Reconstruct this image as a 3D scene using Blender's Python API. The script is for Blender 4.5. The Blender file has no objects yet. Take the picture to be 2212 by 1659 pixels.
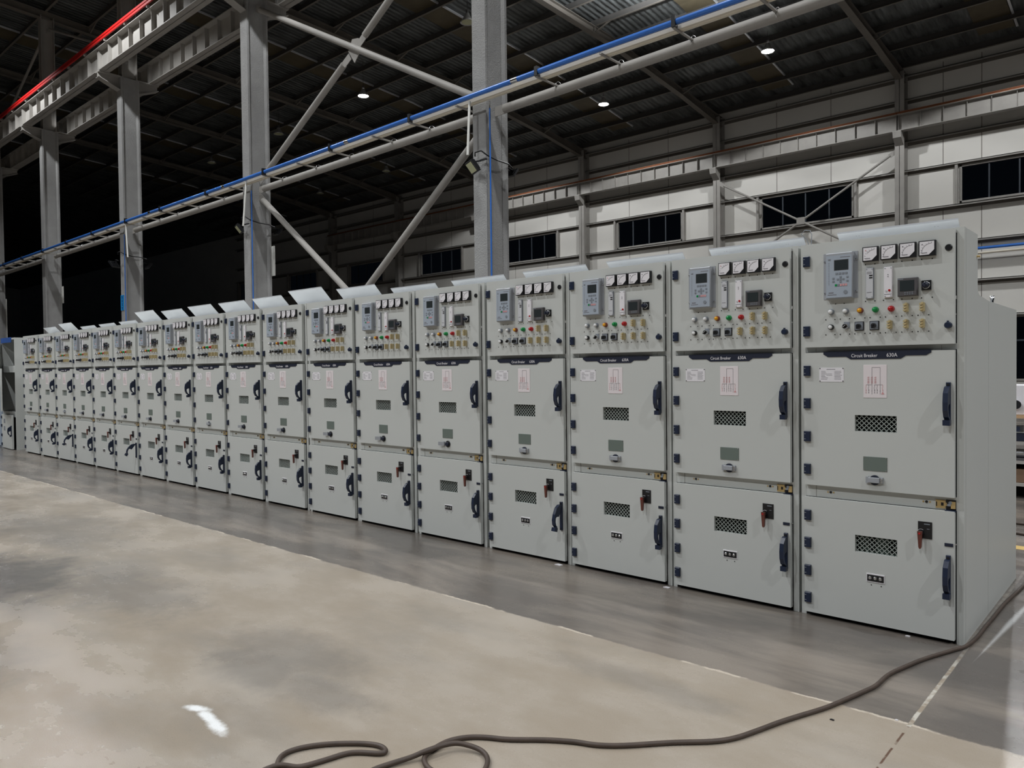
import bpy, bmesh, math, random
from mathutils import Vector, Matrix
random.seed(7)
SC = bpy.context.scene
COL = SC.collection
R = math.radians

# ------------------------------------------------------------------ camera
cam_d = bpy.data.cameras.new('camera')
cam = bpy.data.objects.new('camera', cam_d); COL.objects.link(cam)
F = Vector((-0.66534668, 0.74624996, -0.0206105)); RT = Vector((0.74651463, 0.66527689, -0.01107079)); UP = Vector((-0.00545012, 0.02275196, 0.99972628))
M = Matrix(((RT.x, UP.x, -F.x, .80065), (RT.y, UP.y, -F.y, -4.24005), (RT.z, UP.z, -F.z, 1.39918), (0, 0, 0, 1)))
cam.matrix_world = M
cam_d.sensor_width = 36; cam_d.sensor_fit = 'HORIZONTAL'; cam_d.lens = 1624.48 / 2212 * 36
cam_d.clip_end = 300
SC.camera = cam

# ------------------------------------------------------------------ world, exposure
w = bpy.data.worlds.new('night'); SC.world = w; w.use_nodes = True
w.node_tree.nodes['Background'].inputs[0].default_value = (.006, .008, .012, 1)
w.node_tree.nodes['Background'].inputs[1].default_value = .6
vs = SC.view_settings
SC.display_settings.display_device = 'sRGB'
vs.view_transform = 'Standard'; vs.look = 'None'; vs.gamma = 1; vs.use_curve_mapping = False
vs.exposure = 0.0

LIT_BACK = [(-2.8, 23.6), (-10.8, 23.3), (-18.5, 23.75), (-26.3, 23.7)]
LIT_BACK_MID = [(-25.4, 15.8)]
UNLIT = [(-17.3, 14.0), (-32.6, 16.1), (-39.9, 16.3), (-34.3, 24.2), (-41.8, 24.7)]
FRONT = [(13, .7), (-6.5, -5.4), (-14.5, -5.4), (-22.5, -5.4), (-6.5, -13.5), (-14.5, -13.5), (1.5, -13.5), (10, -5.4)]  # lamps before the row; the first is an added fill for the cabinet side
OVER = [(2, 2.5), (-6, 2.5), (-14, 2.5), (-22, 2.5), (-30, 2.5)]  # first two are added to brighten the cabinet tops and relief flaps
SIDE = [(5.8, 15.6), (-2.3, 15.6), (-10.4, 15.6), (12.8, 7.0), (4.7, 23.7)]  # mostly unseen fill, added to lift the cabinet side, columns and tops
E_BACK, E_FRONT, E_OVER, E_SIDE = 760, 1980, 1050, 600
LAMP_Z = 13.1
def spot(x, y, z, e, half, blend, col=(.97, .985, 1), r=.14):  # used for the hall lamps and for the added fill spots
    l = bpy.data.lights.new('high_bay_and_fill_light', 'SPOT'); l.energy = e; l.spot_size = R(2 * half); l.spot_blend = blend
    l.shadow_soft_size = r; l.color = col
    o = bpy.data.objects.new('high_bay_and_fill_light', l); COL.objects.link(o); o.location = (x, y, z)
for x, y in LIT_BACK + LIT_BACK_MID: spot(x, y, LAMP_Z - .12, E_BACK, 70, .1)
for x, y in FRONT: spot(x, y, LAMP_Z - .12, E_FRONT * (1.9 if x > 12 else .8 if x == 10 else 1), 71, .6)
for x, y in OVER: spot(x, y, LAMP_Z - .12, E_OVER, 67, .35)
for x, y in SIDE: spot(x, y, LAMP_Z - .12, E_SIDE * (1.4 if x > 10 else 2.6 if x == -2.3 else 1), 66, .8 if x > 10 else .3)
for x, y in SIDE[1:3]:       # added upward spots without a fixture, to brighten the roof sheets
    l = bpy.data.lights.new('roof_fill_light', 'SPOT'); l.energy = 1500 if x > -5 else 5200; l.spot_size = R(164); l.spot_blend = .3; l.shadow_soft_size = .1; l.color = (.95, .98, 1)
    o = bpy.data.objects.new('roof_fill_light', l); COL.objects.link(o); o.location = (x, y, LAMP_Z - .25); o.rotation_euler = (math.pi, 0, 0)

# ------------------------------------------------------------------ materials
MATS = {}
def N(nt, t, **kw):
    n = nt.nodes.new(t)
    for k, v in kw.items():
        if k == 'ins':
            for i, x in v.items():
                n.inputs[i].default_value = x
        else: setattr(n, k, v)
    return n
def s2l(c):
    return tuple((x / 12.92 if x <= .04045 else ((x + .055) / 1.055) ** 2.4) for x in [v / 255 for v in c])
def mat(name, rgb, rough=.5, metal=0, bump=0, bscale=200, var=0, vscale=3, spec=.5, emit=None):
    """rgb = sRGB 0..255"""
    if name in MATS: return MATS[name]
    m = bpy.data.materials.new(name); m.use_nodes = True; nt = m.node_tree
    b = nt.nodes['Principled BSDF']; c = s2l(rgb)
    b.inputs['Base Color'].default_value = (*c, 1); b.inputs['Roughness'].default_value = rough
    b.inputs['Metallic'].default_value = metal; b.inputs['Specular IOR Level'].default_value = spec
    g = N(nt, 'ShaderNodeNewGeometry')
    n1 = N(nt, 'ShaderNodeTexNoise', ins={'Scale': vscale, 'Detail': 5.0})
    nt.links.new(g.outputs['Position'], n1.inputs['Vector'])
    mr = N(nt, 'ShaderNodeMapRange', ins={'From Min': .3, 'From Max': .7, 'To Min': 1 - var, 'To Max': 1 + var * .6})
    nt.links.new(n1.outputs[0], mr.inputs[0])
    mx = N(nt, 'ShaderNodeVectorMath', operation='SCALE'); mx.inputs[0].default_value = c
    nt.links.new(mr.outputs[0], mx.inputs['Scale']); nt.links.new(mx.outputs[0], b.inputs['Base Color'])
    if bump:
        n2 = N(nt, 'ShaderNodeTexNoise', ins={'Scale': bscale, 'Detail': 3.0})
        nt.links.new(g.outputs['Position'], n2.inputs['Vector'])
        bp = N(nt, 'ShaderNodeBump', ins={'Strength': bump, 'Distance': .01})
        nt.links.new(n2.outputs[0], bp.inputs['Height']); nt.links.new(bp.outputs[0], b.inputs['Normal'])
    if emit:
        b.inputs['Emission Color'].default_value = (*emit[:3], 1); b.inputs['Emission Strength'].default_value = emit[3]
    MATS[name] = m; return m
PAINT = mat('powder coat grey', (194, 197, 194), .42, var=.015, vscale=1.5, bump=.05, bscale=900)
PAINT_D = mat('powder coat shaded recess', (160, 164, 164), .5)  # darker copy of the grey coat, shade of the recessed rails put into the colour
ROOFTOP = mat('bare zinc roof sheet', (226, 228, 230), .5)
NAVY = mat('navy plastic', (26, 37, 60), .38)
NAVY_L = mat('navy plastic label', (20, 28, 48), .5)
BLACK = mat('black plastic', (24, 25, 28), .35)
GAP = mat('black gap shade and dots', (10, 10, 11), .9)  # flat black painting the shade in gaps, also used for screw dots
ZINC = mat('zinc sheet', (240, 243, 248), .32, .55, var=.04, vscale=4)
CHROME = mat('chrome', (210, 212, 215), .18, 1)
BRASS = mat('yellow zinc', (196, 170, 118), .4, .4)
SILVER = mat('silver relay case', (162, 166, 172), .4, .15)
SILVER_L = mat('pale relay face', (160, 170, 182), .45)
WHITE = mat('white plate', (226, 224, 228), .5)
PINKW = mat('diagram sticker', (226, 218, 220), .5)
INK = mat('grey ink', (120, 118, 124), .7)
INKR = mat('red ink', (206, 150, 152), .7)
LCD = mat('lcd', (48, 54, 56), .25)
DGREY = mat('charcoal plastic', (84, 82, 84), .4)
MGREY = mat('grey plastic', (128, 134, 142), .4)
IVORY = mat('terminal ivory', (184, 170, 130), .5)
LW = mat('white lens', (225, 226, 226), .3); LY = mat('yellow lens', (226, 160, 20), .3); LG = mat('green lens', (0, 140, 70), .3); LR = mat('red lens', (176, 20, 26), .3)
PLATE = mat('grey green plate', (112, 124, 118), .35, .2)
ORANGE = mat('orange red lever', (126, 62, 44), .45)
WIRE = mat('grid wire', (168, 176, 172), .45, .3)
INNER = mat('inner compartment', (26, 28, 27), .7, var=.35, vscale=9)
INNER_L = mat('inner compartment pale', (140, 148, 142), .6, var=.25, vscale=12)
DARKIN = mat('dark interior', (44, 46, 48), .7)
BLUEBAND = mat('blue band', (48, 84, 150), .5)
BLUECAB = mat('blue grey paint', (158, 170, 184), .5)
STEEL = mat('grey painted steel', (158, 155, 150), .6, var=.10, vscale=2.5, bump=.2, bscale=60)
FIRE = mat('rough fireproof coat', (154, 154, 153), .85, var=.10, vscale=3, bump=.9, bscale=45)
RAFT = mat('dusty painted steel', (112, 107, 100), .7, var=.12, vscale=1.5)
PURL = mat('purlin steel', (74, 72, 70), .7, var=.1, vscale=2)
BLUEP = mat('blue pipe', (56, 116, 204), .3)
TRAY = mat('cream tray', (222, 214, 198), .45)
PVC = mat('white conduit', (232, 232, 226), .5)
RED = mat('red conductor rail', (190, 30, 28), .45)
RUST = mat('rusty rail', (152, 96, 64), .7)
CABLE = mat('brown rubber cable', (74, 62, 54), .55, var=.2, vscale=20)
WALLW = mat('white sandwich panel', (222, 220, 214), .55, var=.02, vscale=.6)
MULL = mat('dark mullion', (58, 64, 72), .5)
SEAM = mat('panel seam', (110, 106, 98), .8)
WOOD = mat('wooden board', (190, 156, 120), .6)
SKYL = mat('skylight strip', (92, 84, 66), .6, var=.2, vscale=2)
SIGNB = mat('blue sign', (40, 140, 205), .5); SIGNT = mat('sign ink', (16, 60, 120), .5)
LENS = mat('unlit lens', (196, 198, 160), .3)
YEL = mat('yellow floor paint', (214, 178, 90), .5)
LAMPON = mat('lit lamp', (255, 255, 255), .5, emit=(1, .97, .93, 60))
REFL = mat('aluminium reflector', (190, 190, 190), .35, .7)

def glass(name, tint=(1, 1, 1), gl=.12):
    m = bpy.data.materials.new(name); m.use_nodes = True; nt = m.node_tree; nt.nodes.clear()
    o = N(nt, 'ShaderNodeOutputMaterial'); t = N(nt, 'ShaderNodeBsdfTransparent'); t.inputs[0].default_value = (*tint, 1)
    g = N(nt, 'ShaderNodeBsdfGlossy', ins={'Roughness': .06}); mx = N(nt, 'ShaderNodeMixShader')
    lw = N(nt, 'ShaderNodeLayerWeight', ins={'Blend': gl}); nt.links.new(lw.outputs['Fresnel'], mx.inputs[0])
    nt.links.new(t.outputs[0], mx.inputs[1]); nt.links.new(g.outputs[0], mx.inputs[2]); nt.links.new(mx.outputs[0], o.inputs[0]); return m
GLASS = glass('window glass', (.8, .86, .84), .12)
DGLASS = glass('night glass', (.5, .53, .55), .1)
FILM = glass('protective film', (.93, .94, .96), .25)

def roof_mat():
    m = bpy.data.materials.new('insulated roof sheet'); m.use_nodes = True; nt = m.node_tree; b = nt.nodes['Principled BSDF']
    g = N(nt, 'ShaderNodeNewGeometry')
    mp = N(nt, 'ShaderNodeMapping'); mp.inputs['Scale'].default_value = (3.2, .8, .8)
    nt.links.new(g.outputs['Position'], mp.inputs[0])
    n = N(nt, 'ShaderNodeTexNoise', ins={'Scale': 1.0, 'Detail': 6.0, 'Roughness': .62}); nt.links.new(mp.outputs[0], n.inputs['Vector'])
    cr = N(nt, 'ShaderNodeValToRGB'); cr.color_ramp.elements[0].position = .3; cr.color_ramp.elements[1].position = .7
    cr.color_ramp.elements[0].color = (*s2l((58, 60, 60)), 1); cr.color_ramp.elements[1].color = (*s2l((120, 124, 124)), 1)
    nt.links.new(n.outputs[0], cr.inputs[0]); nt.links.new(cr.outputs[0], b.inputs['Base Color'])
    wv = N(nt, 'ShaderNodeTexWave', bands_direction='X', ins={'Scale': 1.4, 'Distortion': .25}); nt.links.new(g.outputs['Position'], wv.inputs['Vector'])
    bp = N(nt, 'ShaderNodeBump', ins={'Strength': .5, 'Distance': .06}); nt.links.new(wv.outputs['Color'], bp.inputs['Height'])
    bp2 = N(nt, 'ShaderNodeBump', ins={'Strength': .8, 'Distance': .08}); nt.links.new(n.outputs[0], bp2.inputs['Height'])
    nt.links.new(bp.outputs[0], bp2.inputs['Normal']); nt.links.new(bp2.outputs[0], b.inputs['Normal'])
    b.inputs['Roughness'].default_value = .45; b.inputs['Metallic'].default_value = .3
    return m
ROOFM = roof_mat()

def floor_mat():
    m = bpy.data.materials.new('worn epoxy floor'); m.use_nodes = True; nt = m.node_tree; b = nt.nodes['Principled BSDF']; L = nt.links.new
    g = N(nt, 'ShaderNodeNewGeometry'); P = g.outputs['Position']
    def noise(scale, detail=5, rough=.55, sc=(1, 1, 1), dist=0.):
        mp = N(nt, 'ShaderNodeMapping'); mp.inputs['Scale'].default_value = sc; L(P, mp.inputs[0])
        n = N(nt, 'ShaderNodeTexNoise', ins={'Scale': scale, 'Detail': float(detail), 'Roughness': rough, 'Distortion': dist}); L(mp.outputs[0], n.inputs['Vector']); return n.outputs[0]
    def math_(op, a, bb=0., c=None, clamp=False):
        n = N(nt, 'ShaderNodeMath', operation=op, use_clamp=clamp)
        for i, v in enumerate((a, bb, c)):
            if v is None: continue
            if isinstance(v, (int, float)): n.inputs[i].default_value = v
            else: L(v, n.inputs[i])
        return n.outputs[0]
    def ramp(v, lo, hi, a=0., bb=1.):
        n = N(nt, 'ShaderNodeMapRange', interpolation_type='SMOOTHSTEP', ins={'From Min': lo, 'From Max': hi, 'To Min': a, 'To Max': bb}); L(v, n.inputs[0]); return n.outputs[0]
    def mix(f, A, B):
        n = N(nt, 'ShaderNodeMix', data_type='RGBA')
        for i, v in ((0, f), (6, A), (7, B)):
            if isinstance(v, tuple): n.inputs[i].default_value = (*s2l(v), 1)
            elif isinstance(v, float): n.inputs[i].default_value = v
            else: L(v, n.inputs[i])
        return n.outputs[2]
    sx = N(nt, 'ShaderNodeSeparateXYZ'); L(P, sx.inputs[0]); X, Y = sx.outputs[0], sx.outputs[1]
    big = noise(.9, 5, .6, (.6, 1.3, 1)); mid = noise(1.7, 7, .62, (.8, 1.3, 1)); fine = noise(190, 2, .7); grit = noise(120, 3, .7)
    wob = noise(7, 5, .7)
    beige = mix(ramp(mid, .35, .7), (154, 143, 128), (167, 158, 146))
    col = mix(ramp(big, .45, .72, 0., .6), beige, (132, 128, 122))
    # dark worn patches (own shapes on the floor)
    tot = None
    for (cx, cy, rx, ry, k) in [(-5.3, -2.75, .9, .55, .85), (-4.3, -2.3, .9, .35, .5), (-2.45, -2.42, .42, .2, .5), (-2.05, -2.38, .4, .16, .42), (-2.5, -2.2, .6, .25, .4), (-6.7, -1.9, 1.2, .5, .4), (-1.0, -1.4, .6, .12, .3), (-3.6, -3.3, .5, .3, .35)]:
        dx = math_('MULTIPLY', math_('SUBTRACT', X, cx), 1 / rx); dy = math_('MULTIPLY', math_('SUBTRACT', Y, cy), 1 / ry)
        d = math_('SQRT', math_('ADD', math_('MULTIPLY', dx, dx), math_('MULTIPLY', dy, dy)))
        d = math_('ADD', d, math_('MULTIPLY', math_('SUBTRACT', noise(4.5, 7, .7), .5), 1.6))
        e = ramp(d, .35, 1.25, k, 0.)
        tot = e if tot is None else math_('MAXIMUM', tot, e)
    col = mix(tot, col, (98, 96, 94))
    # greyer band beside the cabinets, edge parallel to the row
    edge = math_('ADD', Y, math_('MULTIPLY', math_('SUBTRACT', wob, .5), .05))
    band = ramp(edge, -1.075, -1.055)
    bcol = mix(ramp(noise(1.3, 5, .6, (.45, 1.6, 1), .3), .33, .58), (126, 118, 110), (82, 78, 76))
    col = mix(math_('MULTIPLY', band, .85), col, bcol)
    rline = math_('MULTIPLY', math_('MULTIPLY', ramp(math_('ABSOLUTE', math_('ADD', edge, 1.066)), .004, .012, 1., 0.), ramp(noise(3.2, 4), .48, .56)), .75)
    col = mix(rline, col, (205, 194, 178))
    # filled expansion joint running away from the camera
    jx = math_('ADD', X, math_('MULTIPLY', math_('SUBTRACT', wob, .5), .006))
    j = math_('MULTIPLY', ramp(math_('ABSOLUTE', math_('SUBTRACT', jx, .018)), .006, .010, 1., 0.), ramp(Y, -1.085, -1.08))
    j = math_('MULTIPLY', j, ramp(Y, -.35, -.1, 1., .25))
    col = mix(j, col, mix(ramp(noise(14, 3), .4, .6), (150, 138, 122), (192, 188, 178)))
    j2 = math_('MULTIPLY', ramp(math_('ABSOLUTE', math_('SUBTRACT', jx, .018)), .002, .006, 1., 0.), ramp(Y, -1.08, -1.085)); j2 = math_('MULTIPLY', j2, ramp(noise(16, 3), .45, .55))
    col = mix(j2, col, (96, 72, 58))
    # white paint marks, then a long whitish streak beside the joint
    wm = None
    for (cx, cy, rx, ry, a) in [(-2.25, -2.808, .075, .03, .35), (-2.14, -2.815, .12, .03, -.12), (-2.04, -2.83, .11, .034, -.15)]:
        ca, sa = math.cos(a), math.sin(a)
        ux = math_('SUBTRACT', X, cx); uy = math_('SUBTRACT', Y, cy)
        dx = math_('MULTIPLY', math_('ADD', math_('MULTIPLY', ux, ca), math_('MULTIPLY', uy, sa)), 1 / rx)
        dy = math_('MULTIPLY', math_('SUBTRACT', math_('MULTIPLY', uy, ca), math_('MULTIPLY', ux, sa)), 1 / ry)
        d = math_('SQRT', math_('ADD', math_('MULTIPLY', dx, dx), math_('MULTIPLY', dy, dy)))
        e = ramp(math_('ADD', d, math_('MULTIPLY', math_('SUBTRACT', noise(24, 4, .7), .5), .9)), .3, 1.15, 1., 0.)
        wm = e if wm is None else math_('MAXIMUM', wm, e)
    ux = math_('SUBTRACT', math_('SUBTRACT', X, .088), math_('MULTIPLY', Y, .055))  # long whitish streak, fading outwards
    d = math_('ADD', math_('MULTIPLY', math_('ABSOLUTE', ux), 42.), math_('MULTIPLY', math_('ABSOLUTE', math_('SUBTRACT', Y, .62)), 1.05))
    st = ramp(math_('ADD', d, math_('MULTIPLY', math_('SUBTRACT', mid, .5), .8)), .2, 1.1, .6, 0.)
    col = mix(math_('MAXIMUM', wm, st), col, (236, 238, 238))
    # grit specks
    col = mix(ramp(fine, .58, .75, 0., .38), col, (92, 84, 74)); col = mix(ramp(grit, .66, .8, 0., .3), col, (205, 198, 184))
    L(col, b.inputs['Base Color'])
    rg = ramp(mid, .3, .7, .15, .34); L(rg, b.inputs['Roughness'])
    bp = N(nt, 'ShaderNodeBump', ins={'Strength': .12, 'Distance': .004}); L(fine, bp.inputs['Height'])
    bp2 = N(nt, 'ShaderNodeBump', ins={'Strength': .15, 'Distance': .02}); L(noise(1.2, 2, .4), bp2.inputs['Height']); L(bp.outputs[0], bp2.inputs['Normal']); L(bp2.outputs[0], b.inputs['Normal'])
    return m
FLOORM = floor_mat()

# ------------------------------------------------------------------ mesh builder
class MB:
    def __init__(s): s.v = []; s.f = []; s.m = []; s.sm = []; s.mats = []
    def mi(s, m):
        if m not in s.mats: s.mats.append(m)
        return s.mats.index(m)
    def add(s, vs, fs, m, smooth=False):
        o = len(s.v); k = s.mi(m); s.v += [tuple(v) for v in vs]
        for f in fs: s.f.append([o + i for i in f]); s.m.append(k); s.sm.append(smooth)
        return s
    def box(s, x0, x1, y0, y1, z0, z1, m):
        return s.add([(x0, y0, z0), (x1, y0, z0), (x1, y1, z0), (x0, y1, z0), (x0, y0, z1), (x1, y0, z1), (x1, y1, z1), (x0, y1, z1)],
                     [(0, 3, 2, 1), (4, 5, 6, 7), (0, 1, 5, 4), (1, 2, 6, 5), (2, 3, 7, 6), (3, 0, 4, 7)], m)
    def bbox(s, x0, x1, y0, y1, z0, z1, m, b=.003):
        """front (-y) facing box with chamfered front edge"""
        vs = [(x0, y1, z0), (x1, y1, z0), (x1, y1, z1), (x0, y1, z1), (x0, y0 + b, z0), (x1, y0 + b, z0), (x1, y0 + b, z1), (x0, y0 + b, z1),
              (x0 + b, y0, z0 + b), (x1 - b, y0, z0 + b), (x1 - b, y0, z1 - b), (x0 + b, y0, z1 - b)]
        return s.add(vs, [(0, 3, 2, 1), (0, 1, 5, 4), (1, 2, 6, 5), (2, 3, 7, 6), (3, 0, 4, 7), (4, 5, 9, 8), (5, 6, 10, 9), (6, 7, 11, 10), (7, 4, 8, 11), (8, 9, 10, 11)], m)
    def prism(s, pts, axis, a, b, m):
        """polygon extruded on axis; pts are the other two coords in xyz order"""
        n = len(pts); vs = []
        for t in (a, b):
            for p in pts:
                vs.append({'x': (t, p[0], p[1]), 'y': (p[0], t, p[1]), 'z': (p[0], p[1], t)}[axis])
        fs = [tuple(range(n))[::-1], tuple(range(n, 2 * n))] + [(i, (i + 1) % n, n + (i + 1) % n, n + i) for i in range(n)]
        return s.add(vs, fs, m)
    def cyl(s, c, r, a, b, axis, m, n=16, r2=None):
        r2 = r if r2 is None else r2; vs = []
        for t, rr in ((a, r), (b, r2)):
            for i in range(n):
                u, w_ = c[0] + rr * math.cos(2 * math.pi * i / n), c[1] + rr * math.sin(2 * math.pi * i / n)
                vs.append({'x': (t, u, w_), 'y': (u, t, w_), 'z': (u, w_, t)}[axis])
        s.add(vs, [(i, (i + 1) % n, n + (i + 1) % n, n + i) for i in range(n)], m, True)
        return s.add(vs, [tuple(range(n))[::-1], tuple(range(n, 2 * n))], m)
    def tube(s, pts, r, m, n=8, cap=True, smooth=True):
        pts = [Vector(p) for p in pts]; rings = []; up = Vector((0, 0, 1)); prev = None
        for i, p in enumerate(pts):
            d = (pts[min(i + 1, len(pts) - 1)] - pts[max(i - 1, 0)]).normalized()
            if prev is None:
                a = d.cross(up) if abs(d.z) < .95 else d.cross(Vector((1, 0, 0)))
            else: a = prev - d * prev.dot(d)
            a.normalize(); prev = a; b_ = d.cross(a)
            rings.append([p + (a * math.cos(2 * math.pi * k / n) + b_ * math.sin(2 * math.pi * k / n)) * r for k in range(n)])
        vs = [v for rg in rings for v in rg]; fs = []
        for i in range(len(pts) - 1):
            for k in range(n): fs.append((i * n + k, i * n + (k + 1) % n, (i + 1) * n + (k + 1) % n, (i + 1) * n + k))
        s.add(vs, fs, m, smooth)
        if cap: s.add(vs, [tuple(range(n))[::-1], tuple(range(len(vs) - n, len(vs)))], m)
        return s
    def bar(s, p, q, w_, h, m, up=(0, 0, 1)):
        p, q = Vector(p), Vector(q); d = (q - p).normalized(); a = d.cross(Vector(up)).normalized(); b_ = a.cross(d)
        vs = [e + a * i * w_ / 2 + b_ * j * h / 2 for e in (p, q) for i, j in ((-1, -1), (1, -1), (1, 1), (-1, 1))]
        return s.add(vs, [(0, 1, 2, 3), (7, 6, 5, 4), (0, 4, 5, 1), (1, 5, 6, 2), (2, 6, 7, 3), (3, 7, 4, 0)], m)
    def mesh(s, name):
        me = bpy.data.meshes.new(name); me.from_pydata(s.v, [], s.f)
        for m in s.mats: me.materials.append(m)
        me.polygons.foreach_set('material_index', s.m); me.polygons.foreach_set('use_smooth', s.sm); me.update()
        bm = bmesh.new(); bm.from_mesh(me); bmesh.ops.recalc_face_normals(bm, faces=bm.faces); bm.to_mesh(me); bm.free()
        return me
    def obj(s, name, parent=None, loc=None):
        o = bpy.data.objects.new(name, s.mesh(name)); COL.objects.link(o)
        if parent: o.parent = parent
        if loc: o.location = loc
        return o
def tag(o, label, cat, group=None, kind=None):
    o['label'] = label; o['category'] = cat
    if group: o['group'] = group
    if kind: o['kind'] = kind
    return o
def struct(o): o['kind'] = 'structure'; return o
def empty(name, loc=(0, 0, 0), rz=0):
    o = bpy.data.objects.new(name, None); COL.objects.link(o); o.location = loc; o.rotation_euler = (0, 0, rz); o.empty_display_size = .2; return o
KIDS = {}
def kids(o): return [c for c in bpy.data.objects if c.parent == o]
def text_mesh(s, size, sx):
    cu = bpy.data.curves.new('t', 'FONT'); cu.body = s; cu.size = size; cu.extrude = .0004; cu.resolution_u = 2
    o = bpy.data.objects.new('t', cu); COL.objects.link(o); bpy.context.view_layer.update()
    me = bpy.data.meshes.new_from_object(o.evaluated_get(bpy.context.evaluated_depsgraph_get()))
    bpy.data.objects.remove(o); return [(v.co.x * sx, v.co.y, v.co.z) for v in me.vertices], [tuple(p.vertices) for p in me.polygons]
def put_text(mb, s, x, y, z, size, sx, m):
    vs_, fs = text_mesh(s, size, sx)
    mb.add([(x + a, y - c, z + b) for a, b, c in vs_], fs, m)

# ------------------------------------------------------------------ setting: floor, roof, walls
WY = 28.6
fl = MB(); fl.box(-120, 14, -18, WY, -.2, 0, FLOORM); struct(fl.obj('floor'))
def zr(y):
    if y > 20: return 13.1 + (28.7 - y) * .14
    return 14.318 + (20 - y) * .07 if y > -6 else 16.138 - (-6 - y) * .07
rb = MB()
for ya, yb in ((29, 20), (20, -6), (-6, -18)):
    rb.add([(-120, ya, zr(ya)), (14, ya, zr(ya)), (14, yb, zr(yb)), (-120, yb, zr(yb)), (-120, ya, zr(ya) + .1), (14, ya, zr(ya) + .1), (14, yb, zr(yb) + .1), (-120, yb, zr(yb) + .1)],
           [(0, 1, 2, 3), (4, 7, 6, 5), (0, 4, 5, 1), (1, 5, 6, 2), (2, 6, 7, 3), (3, 7, 4, 0)], ROOFM)
struct(rb.obj('ceiling'))
TN = [0]
def trim(mb):
    TN[0] += 1; return struct(mb.obj('trim_%d' % TN[0]))
# skylight strips with a bright lap edge, one in each bay
BAYS = [-4.2, -12.1, -20.0, -27.6, -35.2, -43, -51]
for bx in BAYS:
    mb = MB()
    for ya, yb in ((27.5, 20), (20, -5)):
        mb.bar((bx, ya, zr(ya) - .03), (bx, yb, zr(yb) - .03), 1.1, .03, SKYL)
        mb.bar((bx + .62, ya, zr(ya) - .05), (bx + .62, yb, zr(yb) - .05), .07, .06, ZINC)
    trim(mb)
# purlins: Z sections along the hall
y = 28.1
while y > -5:
    mb = MB(); z = zr(y)
    mb.box(-60, 12, y - .006, y + .006, z - .24, z - .01, PURL); mb.box(-60, 12, y - .075, y + .006, z - .252, z - .24, RAFT); mb.box(-60, 12, y, y + .075, z - .012, z, PURL)
    trim(mb); y -= 1.5
# back wall with window openings
WX = [(-59.7 + 7.8 * i + 0, -55.9 + 7.8 * i) for i in range(2)] + [(-44.0, -40.2), (-36.3, -32.5), (-28.75, -25.0), (-21.05, -17.3), (-13.38, -9.4), (-5.55, -1.75), (2.2, 6.0)]
Z0, Z1 = 7.5, 8.93
LWX = (-3.9, .2, .75, 3.15)
wb = MB()
def wallbox(x0, x1, z0, z1): wb.box(x0, x1, WY, WY + .12, z0, z1, WALLW)
wallbox(-120, 14, Z1, 13.25)
xs = -120
for a, b in WX: wallbox(xs, a, Z0, Z1); xs = b
wallbox(xs, 14, Z0, Z1)
wallbox(-120, 14, LWX[3], Z0); wallbox(-120, LWX[0], LWX[2], LWX[3]); wallbox(LWX[1], 14, LWX[2], LWX[3]); wallbox(-120, 14, 0, LWX[2])
for sx in (10.8, 3.0, -1, -4.84, -6.12, -10.31, -12.64, -18.06, -20.32, -25.7, -28.1, -33.4, -35.8, -41.2, -49):
    for a, b in ((0, Z0), (Z1, 13.0)):
        if a == 0 and LWX[0] < sx < LWX[1]: continue
        wb.box(sx - .012, sx + .012, WY - .002, WY + .01, a, b, SEAM)
struct(wb.obj('wall_back'))
wl = MB(); wl.box(-120.2, -120, -18, WY, 0, 16.4, WALLW); struct(wl.obj('wall_left'))
for i, (a, b) in enumerate(WX + [LWX[:2]]):
    z0, z1 = (Z0, Z1) if i < len(WX) else (LWX[2], LWX[3])
    w_ = MB(); t = .07
    w_.box(a, b, WY - .05, WY + .1, z1 - t, z1, STEEL); w_.box(a, b, WY - .05, WY + .1, z0, z0 + t, STEEL); w_.box(a, a + t, WY - .05, WY + .1, z0, z1, STEEL); w_.box(b - t, b, WY - .05, WY + .1, z0, z1, STEEL)
    o = struct(w_.obj('window_%d' % (i + 1)))
    g = MB(); g.box(a + t, b - t, WY + .05, WY + .056, z0 + t, z1 - t, DGLASS); g.obj('pane', o)
    mu = MB()
    for k in range(1, 4):
        x = a + (b - a) * k / 4; mu.box(x - .025, x + .025, WY, WY + .07, z0 + t, z1 - t, MULL)
    if i == len(WX): mu.box(a, b, WY, WY + .07, 2.2, 2.26, MULL)
    mu.obj('mullion', o)
# dark rooms outside the panes do not exist: night.  girts on the wall
for (z, d) in ((12.72, .2), (11.8, .2), (10.16, .2), (9.03, .17), (7.44, .22), (6.05, .22), (4.55, .22), (3.22, .2)):
    mb = MB(); mb.box(-60, 12, WY - d, WY, z - .012, z + .012, STEEL); mb.box(-60, 12, WY - d, WY - d + .012, z - .06, z + .012, STEEL)
    mb.box(-60, 12, WY - .012, WY, z - .14, z, RAFT); trim(mb)
for a, b in WX:
    for x in (a - .1, b + .1):
        mb = MB(); mb.box(x - .05, x + .05, WY - .14, WY, Z0 - .05, Z1 + .08, STEEL); trim(mb)
# pipes clipped to the wall at the right
for nm, z, r, m, lb in (('air_pipe', 5.68, .055, BLUEP, 'blue pipe running level along the white back wall, right edge'), ('conduit_pipe', 5.5, .045, TRAY, 'pale conduit just under the blue pipe on the back wall')):
    mb = MB(); mb.tube([(-7, WY - .3, z), (10, WY - .3, z)], r, m, 10); o = mb.obj(nm); tag(o, lb, 'pipe')
    for x in (-6.3, -2.3, 1.7, 5.7):
        k = MB(); k.bar((x, WY - .3, z - r), (x, WY, z - r), .04, .02, STEEL); k.obj('pipe_bracket', o)

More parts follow.
